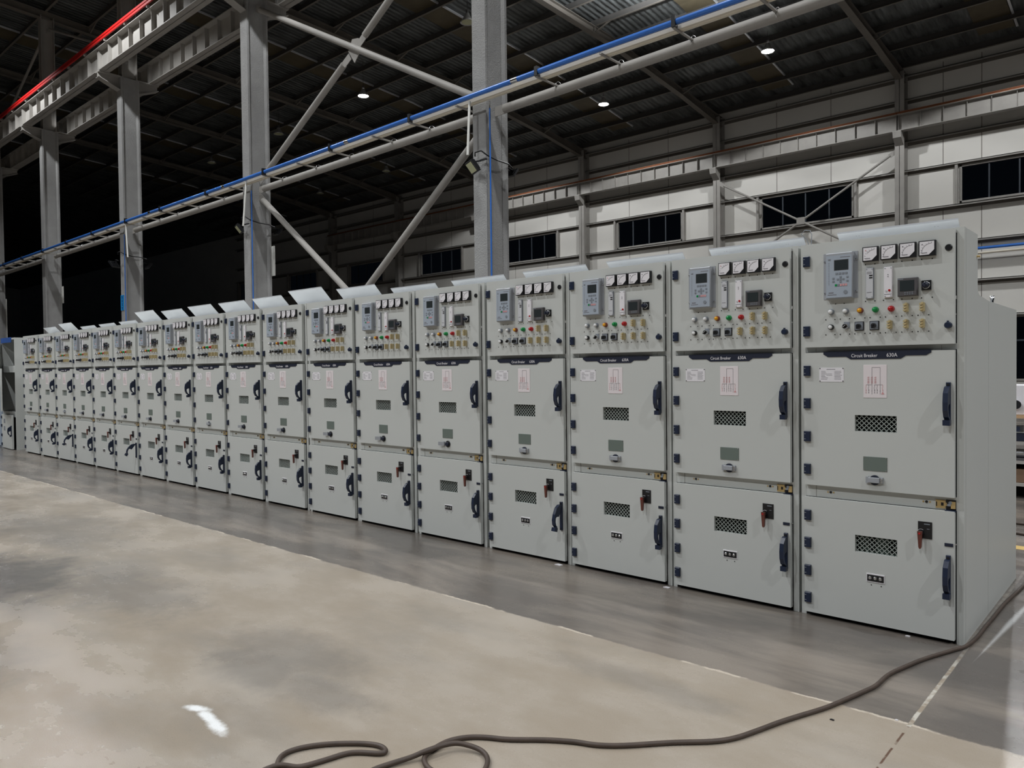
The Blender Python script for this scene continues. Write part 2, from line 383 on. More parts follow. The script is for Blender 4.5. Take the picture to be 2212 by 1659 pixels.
# ------------------------------------------------------------------ steel frame
ROWA = [(0.15, 'outside'), (-8.42, 'nearest'), (-16.40, 'second'), (-24.03, 'third'), (-31.45, 'fourth'), (-38.7, 'fifth')]
def hcol(mb, x, yc, b, h, z0, z1, m, t=.03, tw=.05):
    mb.box(x - b / 2, x + b / 2, yc - h / 2, yc - h / 2 + t, z0, z1, m); mb.box(x - b / 2, x + b / 2, yc + h / 2 - t, yc + h / 2, z0, z1, m)
    mb.box(x - tw / 2, x + tw / 2, yc - h / 2, yc + h / 2, z0, z1, m)
ords = {0.15: 'grey steel H column just beyond the right end of the cabinet row', -8.42: 'tall rough grey H column with a floodlight, nearest behind the cabinets', -16.40: 'grey H column where the crossed tube braces meet on the left, second from the right', -24.03: 'grey H column with a small blue sign on its flange',
        -31.45: 'fourth grey H column, left of the one with the blue sign', -38.7: 'dim grey H column at the left edge of the photo'}
for x, _ in ROWA:
    t = empty('steel_column', (x, 5.6, 0)); tag(t, ords[x], 'column', 'columns behind the cabinet row')
    mb = MB(); a_, b_, c_ = .16, .28, .115
    mb.prism([(-a_, -b_), (a_, -b_), (a_, -b_ + .05), (c_, -b_ + .1), (c_, b_ - .1), (a_, b_ - .05), (a_, b_), (-a_, b_), (-a_, b_ - .05), (-c_, b_ - .1), (-c_, -b_ + .1), (-a_, -b_ + .05)], 'z', 0, 10.62, FIRE)
    mb.obj('lower_shaft', t)
    mb = MB(); hcol(mb, 0, 0, .32, .45, 10.62, 14.9, STEEL, .02, .03); mb.obj('upper_shaft', t)
    for sg in (-1, 1):
        mb = MB(); ye = sg * .9; yi = sg * .28
        mb.box(-.15, .15, min(yi, ye), max(yi, ye), 10.6, 10.63, STEEL)
        mb.prism([(yi, 10.6), (ye, 10.6), (ye, 10.46), (yi, 10.2)], 'x', -.012, .012, STEEL)
        mb.add([(-.13, yi, 10.2), (.13, yi, 10.2), (.13, ye, 10.45), (-.13, ye, 10.45), (-.13, yi, 10.22), (.13, yi, 10.22), (.13, ye, 10.47), (-.13, ye, 10.47)], [(0, 1, 2, 3), (4, 7, 6, 5), (0, 4, 5, 1), (1, 5, 6, 2), (2, 6, 7, 3), (3, 7, 4, 0)], STEEL)
        mb.obj('bracket', t)
ROWB = [.3, -7.52, -15.25, -22.95, -30.6, -38.1, -45.6]
rb_l = ['grey wall column at the far right end of the back wall', 'grey wall column between the two right windows of the back wall', 'grey wall column left of the window crossed by tube braces', 'grey wall column between the two leftmost lit windows', 'wall column hidden mostly behind the nearest rough column', 'dark wall column left of the nearest rough column', 'darkest wall column at the far left of the back wall']
for x, lb in zip(ROWB, rb_l):
    t = empty('wall_column', (x, 28.3, 0)); tag(t, lb, 'column', 'columns along the back wall')
    mb = MB(); hcol(mb, 0, 0, .34, .5, 0, 12.85, STEEL, .02, .02); mb.obj('shaft', t)
    mb = MB(); mb.box(-.16, .16, -.65, -.25, 10.42, 10.45, STEEL); mb.prism([(-.25, 10.42), (-.65, 10.42), (-.6, 10.2), (-.25, 9.95)], 'x', -.15, .15, STEEL); mb.obj('bracket', t)
FRX = list(zip([a for a, _ in ROWA] + [-46.2], ROWB))
RB = [(28.45, 12.48), (25, 13.1), (20.0, 13.8), (15, 14.2), (7, 14.72), (0, 15.2), (-5.8, 15.6)]
rl = ['first sloping roof rafter from the right, over the right window', 'sloping roof rafter ending above the wall column between the right windows', 'sloping roof rafter passing right of the nearest column under the roof', 'sloping roof rafter crossing behind the nearest column', 'roof rafter seen between the nearest and second columns', 'dim roof rafter seen behind the second column', 'darkest roof rafter at the far left']
for (xa, xb), lb in zip(FRX, rl):
    t = empty('roof_rafter', (xb, 28.3, 13)); tag(t, lb, 'roof beam', 'sloping roof rafters')
    fx = lambda yy: xa + (xb - xa) * (yy - 5.6) / (28.3 - 5.6) - xb
    mb = MB(); g = MB()
    for (y0, z0), (y1, z1) in zip(RB, RB[1:]):
        P = [(fx(y0), y0 - 28.3, z0 - 13), (fx(y1), y1 - 28.3, z1 - 13)]
        T = [(fx(y0), y0 - 28.3, zr(y0) - .26 - 13), (fx(y1), y1 - 28.3, zr(y1) - .26 - 13)]
        vsx = []
        for q in (P[0], P[1], T[1], T[0]): vsx += [(q[0] - .01, q[1], q[2]), (q[0] + .01, q[1], q[2])]
        mb.add(vsx, [(0, 2, 4, 6), (7, 5, 3, 1), (0, 1, 3, 2), (4, 5, 7, 6)], RAFT)
        g.bar(P[0], P[1], .24, .022, RAFT); g.bar(T[0], T[1], .24, .02, RAFT)
    mb.obj('web', t); g.obj('flange', t)
    for yy in (25.1, 22.1, 19.1, 16.1, 13.1, 10.1, 7.1):
        zb = next(z0 + (z1 - z0) * (yy - y0) / (y1 - y0) for (y0, z0), (y1, z1) in zip(RB, RB[1:]) if y1 <= yy <= y0)
        k = MB(); k.bar((fx(yy), yy - 28.3, zb - 13 + .02), (fx(yy) + .75, yy - 28.3, zr(yy) - 13 - .22), .045, .045, RAFT); k.obj('flange_brace', t)
        k = MB(); k.bar((fx(yy) + .06, yy - 28.3, zb - 13), (fx(yy) + .06, yy - 28.3, zr(yy) - 13 - .26), .012, .1, RAFT, up=(0, 1, 0)); k.obj('stiffener', t)
# crane runway beams
def runway(x0, x1, yc, z0, z1, lb, red=None, rail=RUST, grp='crane runway beams'):
    t = empty('crane_beam', ((x0 + x1) / 2, yc, z0)); tag(t, lb, 'crane beam', grp)
    a, b = x0 - (x0 + x1) / 2 + .01, x1 - (x0 + x1) / 2 - .01; h = z1 - z0
    mb = MB(); mb.box(a, b, -.007, .007, 0, h, STEEL); mb.box(a, b, -.15, .15, 0, .022, STEEL); mb.box(a, b, -.18, .18, h - .022, h, STEEL)
    n = max(4, int(round((b - a) / .78)))
    for i in range(n + 1):
        x = a + .03 + (b - a - .06) * i / n; mb.box(x - .006, x + .006, -.12, .12, .022, h - .022, STEEL)
    mb.obj('girder', t)
    r_ = MB(); r_.prism([(-.05, h), (.05, h), (.05, h + .015), (.012, h + .03), (.012, h + .09), (.035, h + .1), (.035, h + .13), (-.035, h + .13), (-.035, h + .1), (-.012, h + .09), (-.012, h + .03), (-.05, h + .015)], 'x', a, b, rail); r_.obj('rail', t)
    if red:
        c = MB()
        for dz in (0, .09): c.box(a - .01, b + .01, red - .02, red + .02, h + .06 + dz, h + .12 + dz, RED)
        for i in range(5):
            x = a + .8 + (b - a - 1.6) * i / 4; c.box(x - .015, x + .015, min(red, -.15), max(red, -.15) + .0, h - .01, h + .08, STEEL)
        c.obj('conductor_rail', t)
fa = [a for a, _ in ROWA] + [-46.2]
nm = ['right of the nearest column', 'between the nearest and second columns', 'between the second and third columns', 'between the third and fourth columns', 'between the fourth and fifth columns', 'beyond the fifth column']
for i in range(6):
    runway(fa[i + 1], fa[i], 4.85, 10.63, 11.3, 'front grey crane beam with red conductor rail ' + nm[i], -.24, STEEL)
    runway(fa[i + 1], fa[i], 6.35, 10.63, 11.3, 'rear grey crane beam ' + nm[i], None, STEEL)
wn = ['at the right end', 'over the right window', 'over the window crossed by braces', 'over the window left of the crossed braces', 'just right of the nearest column', 'left of the nearest column in the dark', 'furthest left']
bx_ = [8] + ROWB
for i in range(7):
    runway(bx_[i + 1], bx_[i], 27.85, 10.45, 11.08, 'wall crane beam with rusty rail ' + wn[i], None, RUST, 'crane beams along the back wall')
# surge plate behind the wall crane beam leaves a gap to the wall
def tubeobj(nm_, p, q, r, lb, cat='brace', grp=None, gusset=.0):
    p, q = Vector(p), Vector(q); d = (q - p).normalized()
    t = empty(nm_, p); tag(t, lb, cat, grp)
    mb = MB(); mb.tube([d * .25, q - p - d * .25], r, STEEL, 16); mb.obj('tube', t)
    for e, sg in ((Vector((0, 0, 0)), 1), (q - p, -1)):
        k = MB(); k.bar(e, e + d * sg * .3, .012, .17, STEEL, up=(0, 0, 1) if abs(d.z) < .95 else (1, 0, 0)); k.obj('end_plate', t)
# horizontal tie tubes of row A
cols = [(-.0, 6.05), (-8.42, 5.94), (-16.4, 5.88), (-24.03, 5.86), (-31.3, 5.82), (-38.7, 5.78)]
tl = ['grey tie tube right of the nearest column, under the cable trunking', 'grey tie tube between the nearest and second columns', 'grey tie tube between the second and third columns', 'grey tie tube between third and fourth columns', 'grey tie tube at far left between fourth and fifth columns']
for i in range(5):
    (x0, z0), (x1, z1) = cols[i], cols[i + 1]
    tubeobj('tie_tube', (x0 - .1, 5.6, z0), (x1 + .1, 5.6, z1), .078, tl[i], 'tube', 'level tie tubes along the column row')
tubeobj('brace_tube', (-16.3, 5.6, 10.35), (-8.6, 5.6, 6.22), .07, 'long grey tube brace falling right from the second column top', 'brace', 'crossed tube braces behind the cabinets')
tubeobj('brace_tube', (-16.25, 5.6, 6.08), (-12.5, 5.6, 8.1), .07, 'grey tube brace rising from the tie tube at the second column to the crossing plate', 'brace', 'crossed tube braces behind the cabinets')
tubeobj('brace_tube', (-12.2, 5.6, 8.26), (-8.55, 5.6, 10.35), .07, 'grey tube brace rising right from the crossing plate to the top edge of the photo', 'brace', 'crossed tube braces behind the cabinets')
tubeobj('brace_tube', (-16.3, 5.6, 5.75), (-8.95, 5.6, .35), .07, 'grey tube brace falling right from the second column behind the cabinets', 'brace', 'crossed tube braces behind the cabinets')
tubeobj('brace_tube', (-8.55, 5.6, 5.72), (-12.5, 5.66, 2.85), .07, 'grey tube brace falling left from the nearest column below its floodlight', 'brace', 'crossed tube braces behind the cabinets')
k = MB(); k.prism([(-12.35, 7.92), (-12.14, 8.12), (-12.2, 8.4), (-12.42, 8.44), (-12.56, 8.22)], 'y', 5.6, 5.615, STEEL); tag(k.obj('gusset_plate'), 'square steel plate where the upper tube braces cross', 'plate')
tubeobj('brace_tube', (-31.2, 5.6, 14.4), (-24.1, 5.6, 11.5), .05, 'thin dim brace rising left above the red rail', 'brace', 'braces above the crane beam')
tubeobj('brace_tube', (-38.6, 5.6, 11.5), (-31.4, 5.6, 14.4), .05, 'thin dim brace in the top left corner', 'brace', 'braces above the crane beam')
tubeobj('brace_tube', (-15.12, 28.05, 9.78), (-7.7, 28.05, 5.35), .045, 'thin wall brace falling right across the braced window', 'brace', 'crossed braces on the back wall')
tubeobj('brace_tube', (-7.65, 28.12, 9.78), (-15.1, 28.12, 5.35), .045, 'thin wall brace falling left across the braced window', 'brace', 'crossed braces on the back wall')
k = MB(); k.box(-11.55, -11.2, 28.0, 28.02, 7.4, 7.7, STEEL); tag(k.obj('gusset_plate'), 'small steel plate where the wall braces cross over a window', 'plate')
# roof plane bracing right of the nearest column
def rp(x, y, z=None): return (x, y, (zr(y) - 1.0) if z is None else z)
cx_ = Vector((-12.0, 11.2, 13.7))
for i, (e, lb) in enumerate([((-8.3, 6.6, 14.3), 'roof brace running right from the braced roof joint'), ((-16.0, 7.5, 14.2), 'roof brace running left from the braced roof joint'), ((-8.0, 15.4, 13.9), 'thin roof brace running back right from the roof joint'), ((-15.9, 15.2, 13.9), 'thin roof brace running back left from the roof joint')]):
    tubeobj('roof_brace', tuple(cx_), e, .05 if i < 2 else .035, lb, 'brace', 'roof braces meeting at one joint')
k = MB(); k.cyl((cx_.x, cx_.y), .13, cx_.z - .14, cx_.z + .12, 'z', STEEL, 12); k.cyl((cx_.x, cx_.y), .06, cx_.z + .1, zr(11.2) - .2, 'z', RAFT, 10); tag(k.obj('brace_joint'), 'drum joint hung on a post where four roof braces meet', 'joint')

# ------------------------------------------------------------------ blue pipe, trunking, trapeze arms on the tie tube
ZP = [(0.6, 6.13), (-5.8, 6.12), (-9.6, 6.07), (-16.4, 6.0), (-24, 5.97), (-31.3, 5.93), (-45, 5.85)]
def pz(x):
    for (a, za), (b, zb) in zip(ZP, ZP[1:]):
        if b <= x <= a: return za + (zb - za) * (x - a) / (b - a)
    return ZP[-1][1]
mb = MB(); mb.tube([(x, 5.05, z) for x, z in ZP], .04, BLUEP, 12); ap = mb.obj('compressed_air_pipe'); tag(ap, 'long bright blue pipe running level above the white trunking', 'pipe')
for x in (-7.35, -11.9, -17.0, -21.3):
    k = MB(); k.tube([(x - .07, 5.05, pz(x)), (x + .07, 5.05, pz(x))], .044, CHROME, 12); k.obj('coupling', ap)
mb = MB()
for (a, za), (b, zb) in zip(ZP, ZP[1:]):
    mb.bar((a, 5.15, za - .045), (b, 5.15, zb - .045), .055, .06, TRAY); mb.bar((a, 5.225, za - .045), (b, 5.225, zb - .045), .055, .06, TRAY)
tag(mb.obj('cable_trunking'), 'pair of cream white cable trunks under the blue pipe', 'cable trunking')
bxs = [-1.95, -3.2, -4.42, -5.64, -6.87, -8.7, -9.94, -11.06, -12.47, -13.71, -15.1, -16.7, -17.9, -19.3, -20.6, -21.75, -23, -24.5, -25.7, -26.9, -28.1, -29.3, -30.6, -31.8, -33, -34.2, -35.4, -36.6, -37.8]
for i, x in enumerate(bxs):
    t = empty('pipe_arm', (x, 5.6, pz(x) - .076)); 
    tag(t, ['short steel arm holding the trunking, %s arm counted from the right edge', '%s steel arm under the blue pipe counted from the right'][0] % (['first', 'second', 'third', 'fourth', 'fifth', 'sixth', 'seventh', 'eighth', 'ninth', 'tenth', 'eleventh', 'twelfth', 'thirteenth', 'fourteenth', 'fifteenth', 'sixteenth', 'seventeenth', 'eighteenth', 'nineteenth', 'twentieth', 'twenty-first', 'twenty-second', 'twenty-third', 'twenty-fourth', 'twenty-fifth', 'twenty-sixth', 'twenty-seventh', 'twenty-eighth', 'twenty-ninth'][i]), 'pipe arm', 'steel arms under the blue pipe')
    k = MB(); k.box(-.02, .02, -.58, 0, -.02, .0, STEEL); k.box(-.02, -.016, -.58, 0, -.02, .02, STEEL); k.obj('arm', t)
    k = MB(); ring = [(0, .085 * math.cos(a), -.02 + .085 * math.sin(a) - .0) for a in [math.pi * 2 * j / 16 for j in range(17)]]; k.tube(ring, .006, CHROME, 6); k.obj('u_bolt', t)
    if i % 2 == 0:
        k = MB(); k.box(-.03, .03, -.60, -.52, .0, .15, BLACK); k.obj('pipe_clip', t)
# vertical blue drops on the columns
for x, zt, lb in ((-8.15, 5.95, 'thin blue pipe dropping down the nearest rough column'), (-16.13, 5.85, 'thin blue pipe dropping down the second column'), (-23.8, 5.75, 'thin blue pipe dropping down the column with the blue sign')):
    mb = MB(); mb.tube([(x, 5.3, .02), (x, 5.3, zt - .05)], .014, BLUEP, 8); o = mb.obj('drop_pipe'); tag(o, lb, 'pipe', 'thin blue drop pipes on the columns')
    k = MB(); k.tube([(x, 5.3, zt - .05), (x, 5.3, zt + .07)], .01, CHROME, 8); k.obj('valve', o)
    k = MB(); k.box(x - .12, x + .12, 5.285, 5.31, 2.87, 2.9, CHROME); k.box(x - .02, x + .02, 5.24, 5.29, 2.86, 2.91, BLACK); k.obj('pipe_clamp', o)
for p, q, lb in (((-8.42, 5.08, 6.02), (-8.4, 5.0, 5.08), 'short white conduit hanging beside the nearest column'), ((-15.97, 5.08, 5.97), (-16.0, 5.0, 4.88), 'short white conduit hanging in front of the second column'), ((-23.1, 5.08, 5.93), (-22.8, 5.0, 4.86), 'slanted white conduit at the column with the blue sign')):
    mb = MB(); mb.tube([p, q], .022, PVC, 8); tag(mb.obj('drop_conduit'), lb, 'conduit', 'white conduits hanging from the trunking')

# ------------------------------------------------------------------ floodlights on the columns (switched off)
def flood(loc, rz, lb, sc=1.0, wire=None):
    t = empty('floodlight', loc, rz); t.scale = (sc, sc, sc); tag(t, lb, 'floodlight', 'unlit floodlights on the columns')
    ti = R(38)
    def rot(mb):
        c, s = math.cos(ti), math.sin(ti)
        mb.v = [(x, y * c - z * s, y * s + z * c) for x, y, z in mb.v]; return mb
    b = MB(); b.bbox(-.15, .15, -.03, .03, -.21, .03, BLACK, .012)
    for i in range(7): b.box(-.13 + i * .04, -.118 + i * .04, .03, .055, -.18, 0, BLACK)
    rot(b).obj('housing', t)
    l_ = MB(); l_.bbox(-.12, .12, -.034, -.029, -.18, -.0, LENS, .002); rot(l_).obj('lens', t)
    k = MB(); k.bar((0, .02, 0), (0, .22, .05), .05, .02, BLACK); k.bar((0, .2, .05), (.14, .26, .05), .04, .02, BLACK); k.obj('mount', t)
flood((-8.42, 5.06, 4.97), R(-25), 'black floodlight on the front of the nearest rough column')
flood((-8.33, 6.1, 5.0), R(178), 'black floodlight seen from behind, right side of the nearest rough column', .75)
flood((-16.42, 5.06, 4.95), R(-20), 'black floodlight on the front of the second column')
flood((-16.2, 6.1, 4.95), R(175), 'small floodlight sticking out right of the second column', .8)
flood((-24.15, 5.06, 4.85), R(-62), 'pale floodlight turned sideways on the column with the blue sign')
flood((-23.85, 6.1, 4.85), R(175), 'small floodlight right of the column with the blue sign', .9)
for x, lb in ((-8.42, 'black cable looped around the nearest column to its floodlights'), (-16.42, 'black cable looped around the second column'), (-24.05, 'black cable looped around the column with the blue sign')):
    mb = MB(); pts = [(x, 5.2, 5.1), (x + .02, 5.18, 5.16), (x + .15, 5.2, 5.17), (x + .2, 5.3, 5.1), (x + .24, 5.5, 5.05), (x + .24, 5.8, 5.04), (x + .15, 6.0, 5.02)]
    mb.tube(pts, .013, BLACK, 6); tag(mb.obj('lamp_cable'), lb, 'cable', 'black floodlight cables')
# boards and sign
for (x, z0, z1, lb) in ((-16.26, 3.78, 4.52, 'narrow white board sticking out of the second column'), (-31.3, 4.09, 4.73, 'narrow white board on the fourth column'), (-38.56, 2.3, 4.75, 'long white conduit board on the dim column at the left edge')):
    mb = MB(); mb.box(x, x + (.17 if z1 < 4.74 else .16), 5.875, 5.89, z0, z1, PVC); tag(mb.obj('notice_board'), lb, 'board')
mb = MB(); mb.box(-24.2, -23.96, 5.305, 5.318, 3.36, 3.84, SIGNB)
sg = mb.obj('column_sign'); tag(sg, 'small bright blue sign on the flange of a column', 'sign')
mb = MB()
for i in range(4):
    zc = 3.77 - i * .113
    mb.box(-24.14, -24.02, 5.301, 5.304, zc + .028, zc + .038, SIGNT); mb.box(-24.14, -24.02, 5.301, 5.304, zc - .035, zc - .025, SIGNT); mb.box(-24.085, -24.073, 5.301, 5.304, zc - .035, zc + .038, SIGNT); mb.box(-24.12, -24.04, 5.301, 5.304, zc - .004, zc + .004, SIGNT)
mb.obj('sign_writing', sg)

# ------------------------------------------------------------------ high bay lamps
def lamp(x, y, on, lb):
    t = empty('high_bay_lamp', (x, y, LAMP_Z)); tag(t, lb, 'lamp', 'lit high bay lamps' if on else 'unlit high bay lamps')
    r0 = MB(); n = 24; prof = [(.06, .3), (.09, .22), (.16, .1), (.24, 0), (.25, 0), (.17, .11), (.1, .23), (.07, .31)]
    vs_ = [(r * math.cos(2 * math.pi * k / n), r * math.sin(2 * math.pi * k / n), z) for r, z in prof for k in range(n)]
    fs = [(i * n + k, i * n + (k + 1) % n, (i + 1) * n + (k + 1) % n, (i + 1) * n + k) for i in range(len(prof) - 1) for k in range(n)]
    r0.add(vs_, fs, REFL, True); r0.obj('reflector', t)
    b = MB(); b.cyl((0, 0), .05, .26, .42, 'z', DGREY, 12); b.tube([(0, 0, .42), (0, 0, zr(y) - LAMP_Z - .005)], .008, BLACK, 6); b.obj('ballast', t)
    g = MB()
    g.cyl((0, 0), .2, .01, .03, 'z', LAMPON if on else LENS, 24); g.obj('lens', t)
ll = ['lit high bay lamp beyond the right end', 'brightest lit high bay lamp at the upper right of the roof', 'lit high bay lamp right of the nearest column', 'lit high bay lamp hidden behind the nearest column']
for (x, y), lb in zip(LIT_BACK, ll): lamp(x, y, True, lb)
lamp(*LIT_BACK_MID[0], True, 'lit high bay lamp between the nearest and second columns')
for (x, y), lb in zip(UNLIT, ['unlit lamp near the top edge just left of the nearest column', 'unlit lamp just right of the second column', 'unlit small lamp left of the second column', 'unlit small lamp above the tie tube at mid left', 'tiny unlit lamp furthest away in the dark']): lamp(x, y, False, lb)

# ------------------------------------------------------------------ switchgear cabinet
DF = -.030                                # door front plane
def frame_door(mb, x0, x1, z0, z1, holes, m, top_notch=None):
    """door skin with rectangular holes, plus thin return edges"""
    xs_ = sorted({x0, x1} | {h[0] for h in holes} | {h[1] for h in holes}); zs_ = sorted({z0, z1} | {h[2] for h in holes} | {h[3] for h in holes})
    y0, y1 = DF, -.0022
    for a, b in zip(xs_, xs_[1:]):
        for c, d in zip(zs_, zs_[1:]):
            if any(h[0] <= a and b <= h[1] and h[2] <= c and d <= h[3] for h in holes): continue
            mb.add([(a, y0, c), (b, y0, c), (b, y0, d), (a, y0, d), (a, y1, c), (b, y1, c), (b, y1, d), (a, y1, d)], [(0, 1, 2, 3), (4, 7, 6, 5)], m)
    def ring(a, b, c, d):
        mb.add([(a, y0, c), (b, y0, c), (b, y0, d), (a, y0, d), (a, y1, c), (b, y1, c), (b, y1, d), (a, y1, d)], [(0, 4, 5, 1), (1, 5, 6, 2), (2, 6, 7, 3), (3, 7, 4, 0)], m)
    ring(x0, x1, z0, z1)
    for h in holes: ring(*h)
def dots(mb, pts, r=.003):
    for x, z in pts: mb.cyl((x, z), r, DF - .0012, DF + .001, 'y', GAP, 8)
def hinge(p, x, z):
    mb = MB(); mb.bbox(x, x + .035, -.046, -.0015, z, z + .056, NAVY, .003)
    for dz in (.012, .04): mb.box(x + .0, x + .012, -.0475, -.046, z + dz, z + dz + .003, MGREY)
    return mb.obj('hinge', p)
def window(name, p, x0, x1, z0, z1, inner):
    mb = MB(); mb.box(x0, x1, .05, .055, z0 - .04, z1 + .04, inner)
    if inner is INNER_L:
        mb.box(x0 + .05, x0 + .085, .044, .05, z0, z1, DARKIN); mb.box(x1 - .06, x1, .044, .05, z0, z1, DARKIN)
    W_, H_ = x1 - x0, z1 - z0; st = .0245; r = .0016; y = -.016
    k = -int(H_ / st) - 1
    while x0 + k * st < x1 + H_:
        for sg in (1, -1):
            a = x0 + k * st
            # line x = a + t (sg=1) or x = a + H - t
            pts = []
            for t in (0, H_):
                pts.append((a + t if sg == 1 else a + H_ - t, z0 + t))
            (xa, za), (xb, zb) = pts
            if sg == 1: lo, hi = max(0, x0 - a), min(H_, x1 - a)
            else: lo, hi = max(0, a + H_ - x1), min(H_, a + H_ - x0)
            if hi - lo > .004:
                f = lambda t: (a + t if sg == 1 else a + H_ - t, y, z0 + t)
                mb.bar(f(lo), f(hi), .0015, .0033, WIRE, up=(0, 1, 0)) if False else mb.bar(f(lo), f(hi), .0035, .002, WIRE, up=(0, 1, 0))
        k += 1
    mb.box(x0 - .003, x1 + .003, -.0095, -.0085, z0 - .003, z1 + .003, GLASS)
    return mb.obj(name, p)
def sideways(mb, cx, cz, prof, m, n=20):
    """lathe about a -y axis: prof = [(r, y)]"""
    vs_ = [(cx + r * math.cos(2 * math.pi * k / n), y, cz + r * math.sin(2 * math.pi * k / n)) for r, y in prof for k in range(n)]
    mb.add(vs_, [(i * n + k, i * n + (k + 1) % n, (i + 1) * n + (k + 1) % n, (i + 1) * n + k) for i in range(len(prof) - 1) for k in range(n)], m, True)
    mb.add(vs_[-n:], [tuple(range(n))], m)
def handle(p, zt, mats=NAVY):
    a = MB(); a.bbox(.729, .749, -.044, DF + .0005, zt - .203, zt, mats, .002)
    a.cyl((.739, zt - .012), .006, -.047, -.044, 'y', BLACK, 10); a.cyl((.739, zt - .19), .006, -.047, -.044, 'y', BLACK, 10)
    o1 = a.obj('handle_plate', p)
    g = MB(); prof = [(0, .004), (-.02, -.002), (-.045, -.03), (-.052, -.075), (-.05, -.115), (-.036, -.147), (-.016, -.158), (-.016, -.188), (-.002, -.188), (-.002, -.155), (-.018, -.146), (-.031, -.125), (-.036, -.1), (-.028, -.088), (-.002, -.082)]
    g.prism(prof, 'x', -.0115, .0115, mats); g.box(-.016, .016, -.03, 0, -.19, -.163, mats)
    o2 = g.obj('handle_grip', p, (.737, -.046, zt - .022))
    return o2

def build_cabinet():
    C0 = empty('switchgear_cabinet')
    # enclosure
    e = MB()
    e.box(0, .0265, 0, .04, .0, 2.07, PAINT); e.box(.769, .8, 0, .04, .0, 2.07, PAINT); e.box(.7645, .769, .006, .04, .0, 2.07, DARKIN)
    e.box(.0265, .7735, .001, .04, 2.045, 2.07, PAINT); e.box(.0265, .7735, .001, .02, 1.47, 1.5, PAINT_D); e.box(.0265, .7735, .001, .02, .668, .735, PAINT)
    e.box(.0265, .7735, .012, .03, .0, .026, GAP)  # black strip paints the shadow gap below the doors
    e.box(.082, .0835, -.0005, .002, .668, .735, SEAM); e.box(.082, .0835, -.0005, .002, 1.468, 1.492, SEAM); e.box(.7, .7015, -.0005, .002, 1.468, 1.492, SEAM)
    e.prism([(.0435, 0), (.619, 0), (.619, 1.743), (.383, 1.757), (.335, 1.77), (.322, 1.8), (.322, 2.07), (.0435, 2.07)], 'x', 0, .002, PAINT)
    e.prism([(.0435, 0), (.619, 0), (.619, 1.743), (.383, 1.757), (.335, 1.77), (.322, 1.8), (.322, 2.07), (.0435, 2.07)], 'x', .798, .8, PAINT)
    for x in (0, .798): e.prism([(.623, 0), (1.56, 0), (1.56, 1.728), (1.545, 1.74), (.623, 1.743)], 'x', x, x + .002, PAINT)
    e.box(.004, .796, .04, .3, 2.066, 2.07, PAINT); e.box(.004, .796, .318, .322, 1.76, 2.07, PAINT); e.box(.004, .796, .3, .322, 2.066, 2.07, PAINT)
    e.box(.004, .796, .322, .62, 1.738, 1.743, ROOFTOP); e.box(.004, .796, .62, 1.55, 1.735, 1.74, ROOFTOP); e.box(.004, .796, 1.556, 1.56, .0, 1.73, PAINT)
    e.box(.004, .796, .036, .622, .04, .045, DARKIN); e.box(.004, .0075, .036, 1.55, 0, 1.73, GAP); e.box(.7925, .796, .036, 1.55, 0, 1.73, GAP)
    for x0 in (.2,):  # black sheets standing in for the unlit compartments right behind the doors
        e.box(.02, .78, .06, .064, .05, .66, GAP); e.box(.02, .78, .06, .064, .74, 1.46, GAP)
    e.obj('enclosure', C0)
    b = MB(); b.cyl((.161, .7), .0065, -.004, .001, 'y', BLACK, 10); b.cyl((.634, .7), .0065, -.004, .001, 'y', BLACK, 10)
    for x in (.146, .176, .619, .649): b.cyl((x, .6995), .0045, -.002, .001, 'y', BRASS, 10)
    b.obj('cover_bolt', C0)
    l_ = MB(); l_.box(.676, .72, -.004, .001, .675, .716, BRASS); l_.box(.712, .726, -.006, .001, .688, .704, BRASS); l_.box(.722, .766, -.002, .0, .665, .72, BLACK); l_.box(.745, .764, -.012, -.001, .678, .712, BRASS)
    l_.box(.729, .745, -.015, -.001, .69, .7, MGREY); l_.cyl((.742, .706), .008, -.014, -.001, 'y', MGREY, 10); l_.box(.72, .766, -.02, -.001, .662, .669, NAVY); l_.box(.678, .682, -.005, -.003, .683, .706, BLACK); l_.box(.7, .712, -.0055, -.003, .688, .704, BLACK)
    l_.obj('latch', C0)
    # ---- instrument door
    D = MB(); frame_door(D, .0275, .764, 1.4975, 2.0635, [], PAINT)
    row1 = [.1467, .1948, .2228, .2703, .2975, .348, .3735, .4235, .449, .5, .5265, .5755, .6015, .6505]
    dots(D, [(x, 1.6455) for x in row1] + [(x, 1.5635) for x in row1] + [(x, 1.925) for x in (.3513, .3978, .4395, .4872, .527, .575, .618, .666)] + [(x, 1.732) for x in (.3513, .3978, .4395, .4872, .527, .575, .618, .666)] + [(.199, 1.729), (.243, 1.729)])
    D = D.obj('instrument_door', C0)
    for z in (1.942, 1.558): hinge(D, .028, z)
    r_ = MB(); r_.box(.1365, .3145, DF - .003, DF, 1.755, 2.002, SILVER); r_.bbox(.158, .297, -.066, DF, 1.754, 1.999, SILVER, .004); r_.box(.162, .293, -.0675, -.066, 1.76, 1.984, SILVER_L)
    for x in (.143, .3075):
        for z in (1.79, 1.96): sideways(r_, x, z, [(.006, DF - .003), (.005, -.039), (.002, -.041)], CHROME, 10)
    r_.box(.2055, .275, -.0685, -.067, 1.906, 1.958, LCD); r_.box(.203, .2775, -.068, -.0674, 1.9035, 1.9605, DGREY)
    for i in range(4): r_.box(.211 + i * .0165, .2225 + i * .0165, -.0695, -.067, 1.882, 1.892, MGREY)
    for x, z in ((.237, 1.868), (.2225, 1.856), (.237, 1.856), (.2515, 1.856), (.237, 1.843), (.2, 1.862), (.2, 1.846), (.272, 1.866), (.272, 1.846)): r_.box(x - .005, x + .005, -.0695, -.067, z - .0045, z + .0045, MGREY)
